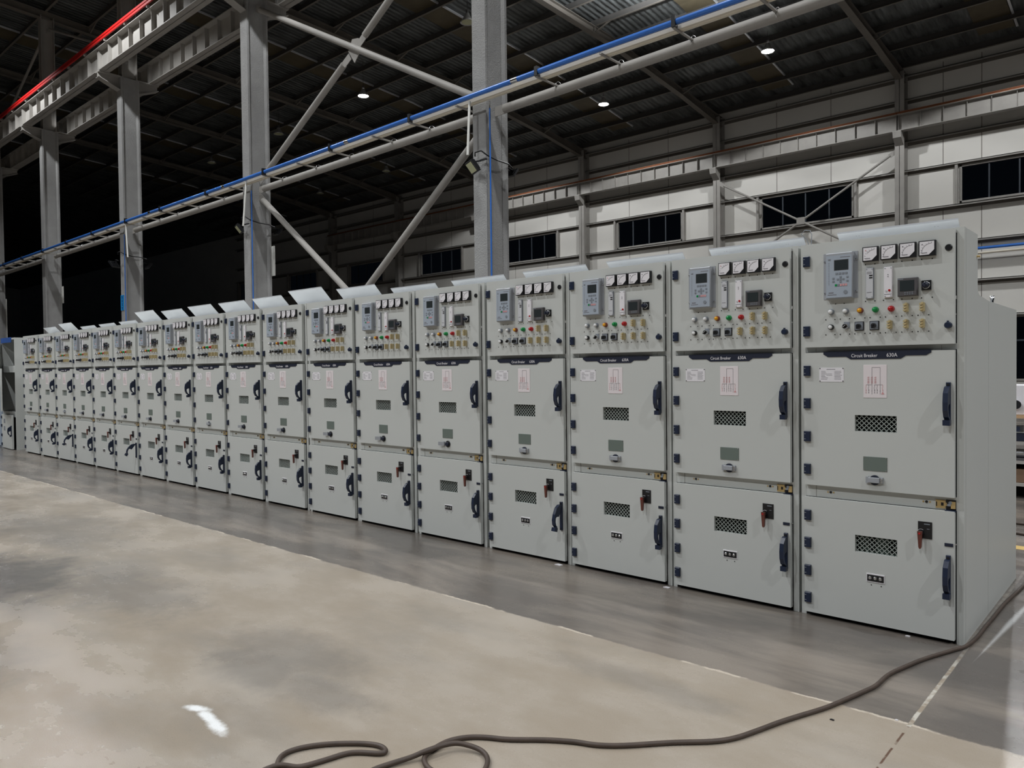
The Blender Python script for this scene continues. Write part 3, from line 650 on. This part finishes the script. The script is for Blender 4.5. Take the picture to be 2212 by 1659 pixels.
    for i, m_ in enumerate((LG, MGREY, INKR, INKR, INKR)): r_.box(.208 + i * .013, .218 + i * .013, -.0695, -.067, 1.82, 1.831, m_)
    r_.box(.175, .2, -.0685, -.067, 1.784, 1.789, INK); r_.box(.17, .215, -.0685, -.067, 1.774, 1.777, INK); r_.cyl((.262, 1.787), .01, -.07, -.067, 'y', MGREY, 12)
    for i in range(14): r_.box(.1745, .1775, -.0685, -.067, 1.83 + i * .0088, 1.833 + i * .0088, INK)
    for z in (1.965, 1.96): r_.box(.172, .186, -.0685, -.067, z, z + .002, INK)
    r_.box(.235, .285, -.0685, -.067, 1.972, 1.975, INK)
    r_.obj('protection_relay', D)
    for i, x in enumerate((.3416, .4304, .5195, .6084)):
        m_ = MB(); m_.bbox(x, x + .0768, -.052, DF, 1.9385, 2.0145, BLACK, .002)
        x0, x1, z0, z1 = x + .0055, x + .0712, 1.9435, 2.0095
        m_.prism([(x0, z0), (x1 - .024, z0), (x1, z0 + .024), (x1, z1), (x0, z1)], 'y', -.0535, -.052, WHITE)
        cxm, czm = x1 - .012, z0 + .012
        if i: ar = [(cxm - .044 * math.cos(t_ * math.pi / 180), czm + .044 * math.sin(t_ * math.pi / 180)) for t_ in range(0, 91, 10)]
        else: ar = [(cxm - .042 * math.cos(t_ * math.pi / 180), czm + .042 * math.sin(t_ * math.pi / 180)) for t_ in range(35, 91, 11)]
        for (a0, b0), (a1, b1) in zip(ar, ar[1:]): m_.bar((a0, -.054, b0), (a1, -.054, b1), .0011, .001, INK, up=(0, 1, 0))
        for t_ in range(0, 91, 15):
            c_, s_ = math.cos(R(t_)), math.sin(R(t_)); m_.bar((cxm - .044 * c_, -.054, czm + .044 * s_), (cxm - .05 * c_, -.054, czm + .05 * s_), .0014, .001, INK, up=(0, 1, 0))
        m_.box(x0 + .009, x0 + .034, -.0545, -.0535, z0 + .008, z0 + .0115, INK)
        m_.cyl((x0 + .012, z1 - .014), .0032, -.0545, -.0535, 'y', INKR if i == 0 else INK, 8)
        m_.obj('panel_meter', D)
    for x, w_, z0, z1, k in ((.3555, .038, 1.7445, 1.905, 0), (.4446, .04, 1.7445, 1.902, 1)):
        m_ = MB(); m_.bbox(x, x + w_, -.042, DF, z0, z1, WHITE if k else MGREY, .002)
        m_.box(x + .002, x + w_ - .002, -.0435, -.042, z0 + .002, z1 - .002, WHITE if k else mat('pale grey strip', (196, 198, 202), .5))
        for a in (.006, w_ - .006):
            for b_ in (z0 + .007, z1 - .007): m_.cyl((x + a, b_), .0025, -.045, -.043, 'y', MGREY, 8)
        if k:
            m_.cyl((x + .027, z0 + .036), .0058, -.048, -.043, 'y', LR, 12); m_.cyl((x + .011, z0 + .034), .005, -.046, -.043, 'y', mat('pale grey strip', (196, 198, 202)), 12); m_.box(x + .002, x + w_ - .002, -.045, -.043, z0 + .016, z0 + .018, MGREY)
            for zz in (1.852, 1.862): m_.cyl((x + .02, zz), .0025, -.045, -.043, 'y', INK, 8)
        else:
            for zz in (1.862, 1.85): m_.box(x + .018, x + .034, -.045, -.043, zz, zz + .006, BLACK)
            for zz in (1.882, 1.875, 1.776): m_.box(x + .006, x + .03, -.0445, -.043, zz, zz + .002, INK)
        m_.obj('indicator_strip', D)
    m_ = MB(); m_.bbox(.512, .6045, -.055, DF, 1.7435, 1.8365, DGREY, .004); m_.box(.524, .59, -.0565, -.055, 1.77, 1.823, LCD)
    for i in range(4):
        for zz in (1.752, 1.76): m_.box(.545 + i * .011, .552 + i * .011, -.0565, -.055, zz, zz + .004, MGREY)
    m_.box(.513, .54, -.0562, -.055, 1.8285, 1.833, MGREY); m_.obj('multi_meter', D)
    m_ = MB(); m_.bbox(.6185, .6625, -.04, DF, 1.769, 1.818, BLACK, .002); sideways(m_, .6405, 1.7935, [(.0185, -.04), (.0185, -.045), (.0155, -.047), (.0155, -.044)], CHROME); sideways(m_, .6405, 1.7935, [(.014, -.04), (.0125, -.07), (.004, -.072)], NAVY_L); m_.box(.637, .644, -.08, -.07, 1.784, 1.803, NAVY_L); m_.obj('selector_switch', D)
    for x, m1, m2 in ((.1771, LW, MGREY), (.2528, LW, MGREY), (.3266, LY, ORANGE), (.4018, LG, LG), (.4777, LR, LR)):
        m_ = MB(); sideways(m_, x, 1.686, [(.0155, DF), (.0155, -.036), (.0145, -.038), (.0135, -.05)], m2); sideways(m_, x, 1.686, [(.0115, -.046), (.0115, -.054), (.009, -.058), (.003, -.06)], m1); m_.obj('indicator_lamp', D)
    m_ = MB(); sideways(m_, .1769, 1.604, [(.0145, DF), (.0145, -.048), (.012, -.05)], BLACK); sideways(m_, .1769, 1.604, [(.0105, -.048), (.0105, -.055), (.004, -.056)], LW); m_.obj('push_button', D)
    m_ = MB(); m_.box(.242, .272, DF - .003, DF, 1.594, 1.628, MGREY); sideways(m_, .2527, 1.605, [(.015, DF), (.015, -.05), (.012, -.054)], CHROME); sideways(m_, .2527, 1.605, [(.0105, -.052), (.0105, -.056)], BLACK); m_.bar((.244, -.06, 1.598), (.261, -.06, 1.612), .006, .014, BLACK, up=(0, 1, 0)); m_.bar((.246, -.068, 1.5995), (.26, -.068, 1.611), .0015, .002, LW, up=(0, 1, 0)); m_.obj('key_switch', D)
    for x in (.3205, .3955):
        m_ = MB(); m_.bbox(x - .0235, x + .0235, -.036, DF, 1.5795, 1.627, BLACK, .002); m_.bbox(x - .02, x + .02, -.0385, -.036, 1.583, 1.6235, MGREY, .001)
        sideways(m_, x, 1.604, [(.0115, -.038), (.0105, -.06), (.008, -.064)], BLACK); m_.bbox(x - .006, x + .006, -.072, -.05, 1.588, 1.609, BLACK, .002); m_.obj('rotary_switch', D)
    for x, z in ((.5508, 1.687), (.6254, 1.6862), (.4742, 1.6037), (.5508, 1.6039), (.6254, 1.603)):
        m_ = MB(); m_.box(x - .009, x + .009, -.05, DF, z - .021, z + .021, IVORY)
        for dz in (-.014, 0, .014):
            m_.box(x - .0115, x + .004, -.062, -.048, z + dz - .0045, z + dz + .0045, IVORY); m_.cyl((x + .003, z + dz), .003, -.064, -.06, 'y', BRASS, 8)
        m_.box(x - .004, x + .006, -.058, -.05, z - .024, z + .024, IVORY); m_.obj('test_terminal', D)
    for z, cap in ((1.9715, 0), (1.589, 1)):
        m_ = MB(); sideways(m_, .7385, z, [(.0165, DF), (.0165, -.034 - .018 * cap), (.013, -.038 - .02 * cap)], NAVY if cap else BLACK)
        if cap: m_.bar((.7385, -.045, z + .01), (.7385, -.045, z + .022), .008, .012, NAVY, up=(0, 1, 0))
        m_.obj('quarter_turn_lock', D)
    # ---- breaker door
    D = MB(); zt = 1.467
    frame_door(D, .0275, .764, .7355, zt, [(.2965, .502, 1.045, 1.131)], PAINT); D = D.obj('breaker_door', C0)
    for z in (1.340, 1.160, .977, .796): hinge(D, .0295, z)
    m_ = MB(); m_.prism([(.134, zt + .001), (.134, 1.457), (.158, 1.4425), (.253, 1.4425), (.276, 1.428), (.522, 1.428), (.5455, 1.4435), (.639, 1.4435), (.662, 1.457), (.662, zt + .001)], 'y', DF - .003, DF, NAVY_L)
    m_.box(.134, .662, DF - .003, -.004, zt, zt + .0035, NAVY_L)
    put_text(m_, 'Circuit Breaker', .279, DF - .0035, 1.4385, .026, .80, WHITE); put_text(m_, '630A', .454, DF - .0035, 1.4385, .028, .86, WHITE); m_.obj('title_strip', D)
    m_ = MB(); m_.box(.1115, .2405, DF - .0015, DF, 1.3075, 1.3845, WHITE)
    for x in (.1155, .2365):
        for z in (1.3115, 1.3805): m_.cyl((x, z), .0028, DF - .003, DF - .001, 'y', BLACK, 8)
    m_.box(.15, .196, DF - .002, DF - .0014, 1.3745, 1.377, INK)
    rnd = random.Random(3)
    for i in range(7):
        z = 1.364 - i * .0072; a = rnd.uniform(.02, .036); m_.box(.121, .121 + a, DF - .002, DF - .0014, z, z + .0018, INK)
        a = rnd.uniform(.02, .03); m_.box(.192, .192 + a + .01, DF - .002, DF - .0014, z, z + .0018, INK)
        if i in (2, 3): m_.box(.15, .18, DF - .002, DF - .0014, z, z + .0015, INK)
    m_.obj('rating_plate', D)
    m_ = MB(); m_.bbox(.3405, .4555, DF - .002, DF, 1.224, 1.3975, PINKW, .001); y = DF - .0026
    def ln(p, q, m__=INK, t=.0012): m_.bar((p[0], y, p[1]), (q[0], y, q[1]), t, .0008, m__, up=(0, 1, 0))
    ln((.383, 1.384), (.4235, 1.384)); ln((.383, 1.384), (.383, 1.243)); ln((.4235, 1.384), (.4235, 1.243))
    for x in (.383, .4235): m_.prism([(x - .002, 1.262), (x + .002, 1.262), (x, 1.255)], 'y', y - .0003, y, INK)
    for x in (.366, .383, .400):
        for z in (1.332, 1.322, 1.312, 1.304):
            ln((x - .005, z), (x + .003, z + .003), INKR); ln((x + .003, z + .003), (x + .003, z - .003), INKR); ln((x - .005, z - .004), (x + .003, z - .003), INKR)
    ln((.354, 1.293), (.383, 1.293)); ln((.396, 1.293), (.436, 1.293))
    for x, c_ in ((.354, INKR), (.367, INK), (.396, INK), (.409, INK), (.436, INKR)):
        ln((x, 1.293), (x, 1.278), c_); ln((x - .003, 1.278), (x + .002, 1.262), c_); ln((x, 1.262), (x, 1.248), c_); m_.cyl((x, 1.265), .0022, y - .0004, y, 'y', c_, 8); ln((x - .003, 1.25), (x + .003, 1.25), c_)
    m_.prism([(.428, 1.243), (.444, 1.243), (.436, 1.257)], 'y', y - .0003, y, INKR); m_.obj('circuit_diagram', D)
    window('vent_window', D, .2965, .502, 1.045, 1.131, INNER)
    m_ = MB(); m_.bbox(.3392, .4567, DF - .003, DF, .839, .913, PLATE, .001)
    for x in (.344, .452):
        for z in (.8435, .9085): m_.cyl((x, z), .0026, DF - .0045, DF - .002, 'y', CHROME, 8)
    m_.obj('inspection_plate', D)
    m_ = MB(); sideways(m_, .3965, .791, [(.0265, DF), (.0265, -.036), (.024, -.038)], NAVY_L); m_.bbox(.3665, .424, -.05, -.038, .777, .806, SILVER, .003)
    m_.box(.3545, .366, -.045, DF, .775, .808, SILVER); m_.box(.426, .438, -.042, DF, .776, .807, SILVER)
    for z in (.783, .791, .799): m_.box(.426, .438, -.045, -.041, z - .002, z + .002, CHROME)
    m_.obj('crank_port_cover', D)
    handle(D, 1.307)
    # ---- cable door
    D = MB(); frame_door(D, .0275, .764, .024, .6655, [(.2965, .504, .3995, .489)], PAINT); dots(D, [(.3785, .2335), (.427, .2335)]); D = D.obj('cable_door', C0)
    for z in (.539, .3865, .232, .0795): hinge(D, .0305, z)
    window('vent_window', D, .2965, .504, .3995, .489, INNER)
    m_ = MB(); m_.bbox(.602, .666, DF - .004, DF, .5165, .602, BLACK, .001); m_.box(.63, .657, DF - .0048, DF - .004, .588, .5925, MGREY); m_.box(.643, .655, DF - .0048, DF - .004, .565, .5675, MGREY)
    sideways(m_, .6165, .5455, [(.012, DF - .004), (.012, -.05), (.009, -.052)], BLACK); m_.prism([(.605, .555), (.627, .555), (.6235, .475), (.6205, .468), (.6145, .468), (.611, .475)], 'y', -.064, -.05, mat('brown lever', (96, 52, 42), .45))
    m_.cyl((.6155, .545), .005, -.066, -.063, 'y', LR, 10)
    for t_ in range(50, 131, 20): m_.bar((.6165 + .016 * math.cos(R(t_)), DF - .005, .5475 + .016 * math.sin(R(t_))), (.6165 + .016 * math.cos(R(t_ + 20)), DF - .005, .5475 + .016 * math.sin(R(t_ + 20))), .0014, .001, WHITE, up=(0, 1, 0))
    m_.obj('earthing_lever_switch', D)
    m_ = MB(); m_.bbox(.7215, .759, DF - .004, DF, .4915, .5075, NAVY_L, .001); m_.box(.726, .734, DF - .005, DF - .004, .496, .503, NAVY); m_.cyl((.7665, .5025), .0035, -.02, -.008, 'y', CHROME, 8); m_.obj('door_catch', D)
    m_ = MB(); m_.bbox(.3545, .4445, DF - .003, DF, .2485, .2945, WHITE, .001); m_.box(.3585, .4405, -.0345, -.033, .2545, .2885, BLACK)
    for x in (.3735, .3985, .424): sideways(m_, x, .2725, [(.0085, -.0345), (.0085, -.038), (.0045, -.039)], CHROME, 14)
    m_.obj('voltage_display', D)
    g = handle(D, .448)
    return C0
cab0 = build_cabinet()
def dup(o, parent=None):
    c = o.copy(); COL.objects.link(c)
    if parent: c.parent = parent; c.matrix_parent_inverse = o.matrix_parent_inverse.copy()
    for ch in TREE.get(o.name, []): dup(ch, c)
    return c
bpy.context.view_layer.update()
TREE = {}
for o in list(bpy.data.objects):
    if o.parent: TREE.setdefault(o.parent.name, []).append(o)
# open variant of the crank port cover
m_ = MB(); sideways(m_, .4015, .791, [(.0265, DF), (.0265, -.036), (.024, -.038)], BLACK); sideways(m_, .4015, .791, [(.017, -.038), (.016, -.05), (.012, -.05)], NAVY_L)
m_.box(.3545, .366, -.045, DF, .775, .808, SILVER); m_.add([(.312, -.058, .777), (.36, -.044, .777), (.36, -.044, .806), (.312, -.058, .806), (.314, -.05, .777), (.361, -.036, .777), (.361, -.036, .806), (.314, -.05, .806)], [(0, 1, 2, 3), (4, 7, 6, 5), (0, 4, 5, 1), (1, 5, 6, 2), (2, 6, 7, 3), (3, 7, 4, 0)], SILVER)
open_port = m_.mesh('crank_port_cover')
# paler inside behind some lower windows
tmp = window('vent_window', cab0, .2965, .504, .3995, .489, INNER_L); pale_win = tmp.data; bpy.data.objects.remove(tmp)
pitch = [.815, .811, .805, .827, .826, .801, .826, .801, .801, .803, .806, .812, .801, .801, .803, .812, .862]
ordn = ['', 'second', 'third', 'fourth', 'fifth', 'sixth', 'seventh', 'eighth', 'ninth', 'tenth', 'eleventh', 'twelfth', 'thirteenth', 'fourteenth', 'fifteenth', 'sixteenth', 'seventeenth', 'eighteenth']
tall = {6: .60, 7: .655, 8: .62, 9: .62, 10: .63, 11: .62, 12: .66, 16: .64, 17: .60}
XR = 0.0
FLW = .62
CABS = []
for i in range(18):
    if i == 0: c = cab0
    else: XR -= pitch[i - 1]; c = dup(cab0)
    c.location = (XR - .8, 0, 0); CABS.append(c)
bpy.context.view_layer.update()
bych = {}
for o in bpy.data.objects:
    if o.parent: bych.setdefault(o.parent.name, []).append(o)
def base(n): return n.split('.')[0]
for i, c in enumerate(CABS):
    notes = {0: 'nearest grey switchgear cabinet at the right end of the row, its whole side visible', 3: 'fourth grey cabinet from the right end, its lower handle slightly swung out', 12: 'grey cabinet %s from the right end, its lower handle swung open', 15: 'grey cabinet %s from the right end, lower handle swung open, near the far end', 17: 'last grey cabinet at the far left end of the closed row, narrow and dim'}
    lb = notes.get(i, 'grey switchgear cabinet, %s from the right end of the row' % ordn[i])
    if '%s' in lb: lb = lb % ordn[i]
    tag(c, lb, 'switchgear cabinet', 'grey switchgear cabinets in one long row')
    for d in bych.get(c.name, []):
        for s in bych.get(d.name, []):
            n = base(s.name)
            if n == 'crank_port_cover' and i >= 4 and i not in (9, 15): s.data = open_port
            if n == 'vent_window' and base(d.name) == 'cable_door' and i in (0, 8, 11): s.data = pale_win
            if n == 'handle_grip' and base(d.name) == 'cable_door':
                if i == 3: s.rotation_euler = (R(-17), 0, 0)
                if i in (12, 15): s.rotation_euler = (R(-38), 0, 0)
    if True:
        L = .20 if i not in tall else .20 + (tall[i] - .53)
        f = MB(); a = R(47)
        hy, hz = .462, 2.02
        ty, tz = hy - L * math.cos(a), hz + L * math.sin(a)
        x0, x1 = .09, .09 + FLW; ny, nz = .0012 * math.sin(a), .0012 * math.cos(a)
        f.add([(x0, hy - ny, hz - nz), (x1, hy - ny, hz - nz), (x1, ty - ny, tz - nz), (x0, ty - ny, tz - nz), (x0, hy + ny, hz + nz), (x1, hy + ny, hz + nz), (x1, ty + ny, tz + nz), (x0, ty + ny, tz + nz)],
              [(0, 1, 2, 3), (4, 7, 6, 5), (0, 4, 5, 1), (1, 5, 6, 2), (2, 6, 7, 3), (3, 7, 4, 0)], ZINC)
        f.bar((x0, ty, tz), (x1, ty, tz), .003, .009, ZINC, up=(0, 0, 1))
        for xx in (x0 + .02, x1 - .02): f.bar((xx, hy, hz), (xx, hy + .1, 1.745), .012, .004, ZINC)
        for xx in (x0 + .1, x0 + .115, x1 - .115, x1 - .1): f.cyl((xx, tz - .022), .0028, ty + .02, ty + .024, 'y', INK, 8)
        f.obj('relief_flap', c)
m_ = MB(); m_.tube([(.75, 1.03, 1.742), (.75, 1.03, 1.775), (.745, 1.03, 1.8), (.755, 1.03, 1.8), (.752, 1.03, 1.775)], .008, CHROME, 8); m_.obj('lifting_eye', cab0)
m_ = MB(); m_.cyl((.30, 1.955), .006, .796, .815, 'x', BRASS, 8); m_.obj('brass_bolt', cab0)
# wire sling on the roof between the two nearest cabinets
m_ = MB(); m_.tube([(-.79, .1, 2.07), (-.80, .1, 2.11), (-.835, .1, 2.15), (-.815, .1, 2.17), (-.785, .1, 2.165), (-.775, .1, 2.14), (-.778, .1, 2.07)], .0022, MGREY, 6); tag(m_.obj('wire_loop'), 'thin wire loop standing on the roof between the two nearest cabinets', 'wire')

# ------------------------------------------------------------------ open cabinet and blue grey cabinet at the far left
O = empty('open_cabinet', (-16.0, 0, 0)); tag(O, 'open switchgear cabinet at the far left with dark empty compartments and blue band', 'cabinet')
e = MB()
e.box(.776, .8, 0, 1.56, 0, 2.07, PAINT); e.box(0, .024, 0, 1.56, 0, 2.07, PAINT); e.box(.024, .776, 0, .35, 2.04, 2.07, PAINT); e.box(.024, .776, .33, .35, 0, 2.04, DARKIN)
e.box(.024, .776, 0, .34, 1.43, 1.55, PAINT); e.box(.024, .776, .0, .34, .6, .7, PAINT_D); e.box(.024, .776, 0, .34, 0, .03, DARKIN); e.box(.024, .776, .35, 1.56, 0, 1.74, PAINT)
e.obj('enclosure', O)
k = MB(); k.box(0, .62, -.012, .0, 1.985, 2.08, BLUEBAND); k.obj('blue_band', O)
k = MB()
for i in range(9): k.box(.72, .77, .02 + .001 * i, .06, .1 + i * .14, .115 + i * .14, CHROME)
k.obj('bracket_clips', O)
def leaf(z0, z1, ang, nm_, extra=False, ln_=.75):
    d = MB(); d.box(0, ln_, -.03, 0, z0, z1, PAINT); o = d.obj(nm_, O, (.012, 0, 0)); o.rotation_euler = (0, 0, -R(ang)); 
    if extra:
        for z in (.52, .38): k = MB(); k.bbox(.16, .26, -.034, -.03, z - .04, z + .04, MGREY, .002); k.obj('vent_window', o)
        g = MB(); g.bbox(.7, .72, -.044, -.03, .25, .45, NAVY, .002); g.obj('handle_plate', o)
        g = MB(); prof = [(0, .004), (-.02, -.002), (-.045, -.03), (-.052, -.075), (-.05, -.115), (-.036, -.147), (-.016, -.158), (-.016, -.188), (-.002, -.188), (-.002, -.155), (-.018, -.146), (-.031, -.125), (-.036, -.1), (-.028, -.088), (-.002, -.082)]
        g.prism(prof, 'x', -.0115, .0115, NAVY); g.obj('handle_grip', o, (.71, -.046, .43))
        for z in (.05, .22, .4, .56): k = MB(); k.bbox(0, .035, -.046, -.03, z, z + .05, NAVY, .002); k.obj('hinge', o)
leaf(.012, .64, 2.2, 'cable_door', True, .73); leaf(.72, 1.5, 15, 'breaker_door'); leaf(1.5, 1.97, 26, 'instrument_door')
B = empty('blue_grey_cabinet', (-16.95, 0, 0)); tag(B, 'pale blue grey cabinet cut off by the left edge of the photo', 'cabinet')
e = MB(); e.box(0, .85, 0, 1.5, 0, 1.98, BLUECAB); e.obj('enclosure', B); k = MB(); k.bbox(.03, .82, -.02, 0, .03, 1.4, BLUECAB, .003); k.bbox(.03, .82, -.02, 0, 1.43, 1.95, BLUECAB, .003); k.obj('door', B)

# ------------------------------------------------------------------ cable on the floor
CP = [(0.071, 1.699), (0.049, 1.212), (0.031, 0.901), (0.026, 0.7), (0.024, 0.53), (0.02, 0.35), (0.018, 0.143), (0.014, -0.022), (-0.021, -0.12), (-0.096, -0.321), (-0.138, -0.472), (-0.174, -0.632), (-0.182, -0.788), (-0.208, -0.908), (-0.258, -1.099), (-0.285, -1.182), (-0.332, -1.302), (-0.367, -1.398), (-0.398, -1.499), (-0.438, -1.613), (-0.491, -1.695), (-0.603, -1.803), (-0.721, -1.931), (-0.801, -1.995), (-0.88, -2.031), (-0.967, -2.087), (-1.075, -2.174), (-1.161, -2.224), (-1.212, -2.272), (-1.241, -2.338), (-1.236, -2.424), (-1.21, -2.478), (-1.142, -2.509), (-1.038, -2.498), (-0.988, -2.425), (-1.029, -2.34), (-1.092, -2.309), (-1.167, -2.338), (-1.205, -2.384), (-1.224, -2.457), (-1.249, -2.512), (-1.29, -2.624), (-1.306, -2.758), (-1.409, -2.853), (-1.526, -2.862), (-1.601, -2.821), (-1.628, -2.767), (-1.606, -2.695), (-1.545, -2.616), (-1.466, -2.548), (-1.408, -2.521), (-1.364, -2.528), (-1.362, -2.553), (-1.427, -2.599), (-1.457, -2.638), (-1.475, -2.705), (-1.493, -2.769), (-1.508, -2.806), (-1.549, -2.874), (-1.566, -3.018)]
def catmull(P, n=6):
    out = []
    for i in range(len(P) - 1):
        p0, p1, p2, p3 = P[max(i - 1, 0)], P[i], P[i + 1], P[min(i + 2, len(P) - 1)]
        for k in range(n):
            t = k / n; out.append(tuple(.5 * ((2 * b) + (-a + c) * t + (2 * a - 5 * b + 4 * c - d) * t * t + (-a + 3 * b - 3 * c + d) * t ** 3) for a, b, c, d in zip(p0, p1, p2, p3)))
    return out + [P[-1]]
P3 = []
for i, (x, y) in enumerate(CP):
    z = .0095 + (.017 if i in (37, 38, 39) else .006 if i in (36, 40) else 0) + (.017 if i in (43, 44) else 0) * 0
    if y > .1: x += .012
    P3.append((x, y, z))
P3[57] = (*CP[57], .012); P3[58] = (*CP[58], .027)
mb = MB(); mb.tube(catmull([(.2, 2.6, .0095), (.11, 2.1, .0095)] + P3, 6), .0092, CABLE, 12); tag(mb.obj('power_cable'), 'long dark brown rubber cable snaking across the floor in two loops', 'cable')
mb = MB(); mb.tube(catmull([(.08, .35, .009), (.055, .15, .009), (.045, -.0, .008), (.03, -.06, .007)], 6), .006, CABLE, 8) if False else None
# small litter
for x, y, s_, m__, lb in ((-.222, -1.22, .008, BLACK, 'tiny black crumb on the floor near the cable'), (-.03, -1.06, .006, WHITE, 'tiny white chip on the floor edge line'), (-.245, -.03, .012, WHITE, 'tiny white chip under the nearest cabinet'), (-2.5, -.06, .03, WHITE, 'small white chip on the floor before the fifth cabinet'), (-1.63, -.06, .022, WHITE, 'small white chip on the floor between the second and third cabinets')):
    k = MB(); k.prism([(x - s_, y - s_ * .4), (x + s_ * .8, y - s_ * .5), (x + s_, y + s_ * .3), (x - s_ * .5, y + s_ * .5)], 'z', .0002, .004, m__); tag(k.obj('floor_chip'), lb, 'chip')
k = MB(); k.box(-3.2, 12, 2.47, 2.6, .0, .0015, YEL); struct(k.obj('trim_%d' % (TN[0] + 1)))
for i, (yy, lb) in enumerate(((3.5, 'thin dark cable on the floor beyond the cabinets'), (3.1, 'black cable on the floor nearer the yellow line'))):
    k = MB(); k.tube(catmull([(-3, yy + .1, .01), (-1, yy, .01), (-.2, yy - .05 * i, .01), (1, yy - .25, .01), (4, yy - .1, .01)], 6), .012, CABLE, 8); tag(k.obj('floor_cable'), lb, 'cable')

# ------------------------------------------------------------------ work rack beyond the cabinets, right edge
t = empty('storage_rack', (-.42, 5.0, 0)); tag(t, 'metal work rack seen past the right end of the cabinets', 'rack')
for x in (-.34, .34):
    for y in (-.0, .5): k = MB(); k.box(x - .025, x + .025, y, y + .05, 0, .86, DGREY); k.obj('leg', t)
for z in (.13, .36, .56, .83): k = MB(); k.box(-.37, .37, -.02, .57, z, z + .03, STEEL if z < .8 else WOOD); k.obj('shelf', t)
k = MB(); k.box(-.34, .34, .3, .34, .0, .36, GAP); k.obj('base_panel', t)
def rest(nm_, lb, cat, fn): k = MB(); fn(k); tag(k.obj(nm_), lb, cat); return k
rest('machine_box', 'white machine box with round black port on the rack, right edge', 'box', lambda k: (k.bbox(-.75, -.08, 5.02, 5.5, .862, 1.17, WHITE, .006), k.cyl((-.49, .97), .05, 4.99, 5.02, 'y', CHROME, 16), k.cyl((-.475, .97), .045, 4.975, 4.99, 'y', BLACK, 16)))
rest('toolbox', 'dark blue toolbox on the upper shelf of the rack', 'toolbox', lambda k: (k.bbox(-.7, -.1, 5.0, 5.4, .592, .68, NAVY_L, .004), k.box(-.7, -.1, 4.995, 5.4, .68, .69, CHROME), k.box(-.65, -.45, 5.05, 5.3, .69, .74, NAVY)))
rest('metal_part', 'small bright metal part on the middle shelf of the rack', 'part', lambda k: (k.cyl((5.1, .46), .045, -.62, -.3, 'x', CHROME, 14), k.box(-.66, -.3, 5.0, 5.2, .392, .415, DGREY)))
rest('cardboard_box', 'brown box on the lowest shelf of the rack', 'box', lambda k: k.bbox(-.7, -.2, 5.02, 5.4, .162, .3, mat('cardboard', (120, 96, 76), .8), .004))
SC.cycles.max_bounces = 8
SC.cycles.use_adaptive_sampling = True
